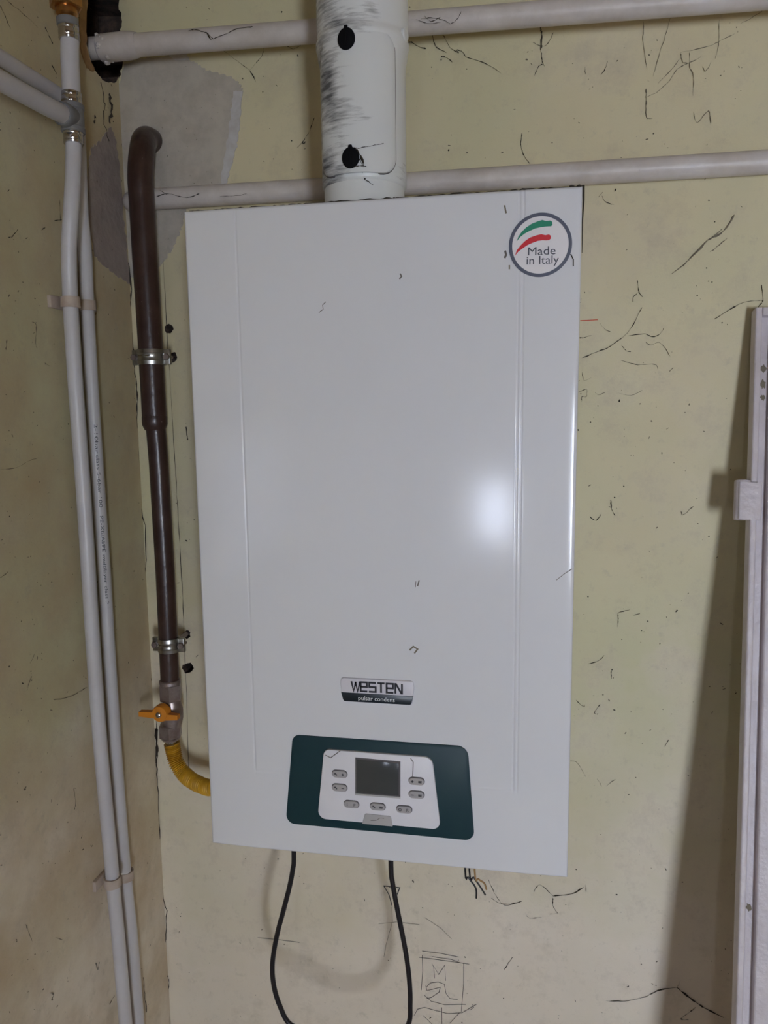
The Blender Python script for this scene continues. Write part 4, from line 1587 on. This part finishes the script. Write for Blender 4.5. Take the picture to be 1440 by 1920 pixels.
web('cobweb', 'black cobweb on the wall against the right side of the flue', [(1.5, [(1080, 370), (1090, 325), (1130, 315), (1200, 360), (1275, 380)]), ], C8, 5.333, seed=18)
C2 = (480, 0)
web('cobweb', 'tangled cobweb between upper pipe and wall right of the flue', [(.9, [(1020, 170), (1060, 210), (1090, 265), (1140, 300)]), (.9, [(990, 190), (1010, 260), (1070, 295)]), (1.2, [(1140, 300), (1130, 280), (1160, 290), (1180, 320)]), (.8, [(1180, 320), (1290, 355), (1375, 410)]), (1.1, [(1040, 315), (1075, 325), (1105, 352)])], C2, 3, seed=19)
web('cobweb', 'cobweb tangle on the upper pipe right of the flue', [(1.0, [(930, 105), (1000, 100), (1060, 115), (1090, 135)]), (.9, [(1090, 135), (1130, 110), (1155, 60)]), (.8, [(950, 90), (985, 120), (1040, 95)]), (.7, [(900, 110), (960, 130), (1040, 125)])], C2, 3, PY - .0155, seed=20)
threads('cobweb', 'thin dirt thread ending in a loop left of the flue', [(.9, [(330, 660), (300, 740)]), (.6, [(300, 740), (275, 775)]), (1.2, [(275, 780), (262, 800), (270, 808), (278, 795)]), (.7, [(262, 800), (232, 830)])], C2, 3, seed=21)
threads('cobweb', 'drooping cobweb below the upper pipe close to the left of the flue', [(.9, [(15, 195), (25, 250), (40, 270), (35, 310), (0, 355)]), (.6, [(70, 235), (150, 240), (210, 275), (290, 225)])], C2, 3, seed=22)
C1 = (0, 0)
web('cobweb', 'black cobweb strand lying across the left part of the upper pipe', [(1.2, [(1060, 175), (1090, 165), (1160, 185), (1200, 220)]), (1.5, [(1160, 185), (1190, 225)]), (1.1, [(1200, 218), (1270, 190), (1340, 160), (1420, 150)])], C1, 3, PY - .0155, seed=23)
web('cobweb', 'cobweb thread running down from the upper pipe beside the bare plaster', [(.6, [(1215, 255), (1310, 325), (1405, 395)]), (1.3, [(1405, 395), (1440, 460)]), (.7, [(1405, 395), (1438, 355)])], C1, 3, seed=24)
web('cobweb', 'black cobweb strand on the lower pipe between brown pipe and boiler', [(1.2, [(880, 1108), (940, 1090), (1010, 1105), (1060, 1112), (1120, 1090)]), (1.0, [(900, 1070), (940, 1095)]), (.9, [(1240, 1105), (1330, 1100), (1390, 1090)])], C1, 3, PY2 - .0150, seed=25)
threads('cobweb', 'long thin cobweb thread high on the left wall by the brass fitting', [(.6, [(10, -30), (60, 20), (140, 85), (215, 155)]), (.7, [(0, 30), (30, 90), (60, 165)])], C1, 3, 'x', seed=26)
threads('cobweb', 'crooked dirt threads on the left wall beside the front white pipe', [(1.0, [(305, 1240), (350, 1235)]), (.7, [(335, 1120), (340, 1240)]), (1.2, [(45, 1335), (70, 1330), (100, 1290)]), (1.2, [(232, 1295), (255, 1278)]), (1.1, [(255, 150), (280, 210), (300, 250)]), (1.0, [(290, 360), (320, 420)])], C1, 3, 'x', seed=27)
C4 = (0, 480)
threads('cobweb', 'dark dirt streaks on the left wall below the upper clips', [(1.0, [(180, 370), (205, 390), (200, 470), (208, 520)]), (1.1, [(38, 470), (32, 530)]), (1.4, [(250, 600), (265, 610), (280, 620)]), (.6, [(0, 1200), (90, 1190), (160, 1155), (220, 1135)])], C4, 3, 'x', seed=28, m_='webpale')
C5 = (0, 960)
threads('cobweb', 'faint cobweb thread reaching the front white pipe from the left', [(.8, [(300, 1055), (360, 1050), (430, 1020), (490, 985)]), (1.0, [(0, 370), (25, 355), (45, 335)]), (.7, [(170, 850), (200, 790)]), (.7, [(150, 1005), (180, 920)])], C5, 3, 'x', seed=29, m_='webpale')
C6 = (0, 1440)
threads('cobweb', 'short dirt threads low on the left wall near the lower clips', [(1.0, [(415, 110), (425, 200), (415, 240)]), (1.0, [(145, 880), (165, 930), (182, 975)]), (1.2, [(310, 955), (350, 965)]), (1.4, [(540, 1095), (550, 1135), (560, 1090)]), (1.8, [(285, 1265), (300, 1270), (292, 1310)]), (.8, [(645, 1280), (615, 1330)])], C6, 3, 'x', seed=30, m_='webpale')
# soot line gathered along the top edge of the cover
bm = NB()
r_ = random.Random(5)
pts, rads = [], []
for k in range(120):
    x = -.195 + .392 * k / 119
    pts.append((x, YF + .004 + r_.uniform(0, .002), ZT + .0004 + r_.uniform(-.0003, .0006)))
    rads.append(r_.choice([.0003, .0005, .0007, .0010]) * (1 if x > -.05 else .6))
add_tube(bm, pts, rads, 5)
for x, s in ((.078, .0022), (.19, .0030), (.197, .0028), (.06, .0012), (.12, .0014), (-.01, .0016), (.02, .0014)):
    bmesh.ops.create_icosphere(bm, subdivisions=1, radius=s, matrix=Matrix.Translation((x, YF + .006, ZT + .0008)) @ Matrix.Scale(.6, 4, (0, 0, 1)))
add_tube(bm, [(.2005, YF + .004, ZT + .001), (.2012, YF + .005, ZT - .012), (.2006, YF + .005, ZT - .030), (.2008, YF + .005, ZT - .06)], [.0014, .0010, .0006, .0003], 5)
tag(obj('soot_line', bm, 'web', origin=(0, YF, ZT)), 'line of black soot gathered along the top edge of the boiler', 'dirt', None, 'stuff')


def specks(name, label, n, where, box, seed):
    """Countless tiny dark flecks stuck to a wall."""
    r_ = random.Random(seed)
    bm = NB()
    for k in range(n):
        u = r_.uniform(box[0], box[2])
        v = r_.uniform(box[1], box[3])
        p = onY(u, v, -.0006) if where == 'y' else onX(u, v, LEFT_X + .0006)
        s = r_.choice([.0005, .0006, .0007, .0009, .0012])
        ln = r_.choice([1, 1, 1.4, 2.2, 4.0])
        if ln > 3:
            s *= .6
        a = r_.uniform(0, math.pi)
        pl = []
        for t in range(6):
            q = t * math.pi / 3
            x, y = s * ln * math.cos(q) * r_.uniform(.6, 1.1), s * math.sin(q) * r_.uniform(.6, 1.1)
            X, Y = x * math.cos(a) - y * math.sin(a), x * math.sin(a) + y * math.cos(a)
            pl.append(p + (Vector((X, 0, Y)) if where == 'y' else Vector((0, X, Y))))
        c_ = bm.verts.new(p + (Vector((0, -.0007, 0)) if where == 'y' else Vector((.0007, 0, 0))))
        vs = [bm.verts.new(q) for q in pl]
        for t in range(6):
            bm.faces.new((c_, vs[t], vs[(t + 1) % 6]))
    return tag(obj(name, bm, 'webpale' if seed % 2 else 'web', wall_back if where == 'y' else wall_left), label, None, None, 'stuff')


specks('dirt_specks', 'tiny black flecks scattered over the rear wall', 190, 'y', (310, 0, 1400, 1920), 2)
specks('dirt_specks', 'tiny faded brown flecks scattered over the rear wall', 420, 'y', (310, 0, 1400, 1920), 3)
specks('dirt_specks', 'tiny faded brown flecks scattered over the left wall', 200, 'x', (0, 0, 290, 1920), 5)
specks('dirt_specks', 'tiny black flecks scattered over the left wall', 60, 'x', (0, 0, 290, 1920), 6)
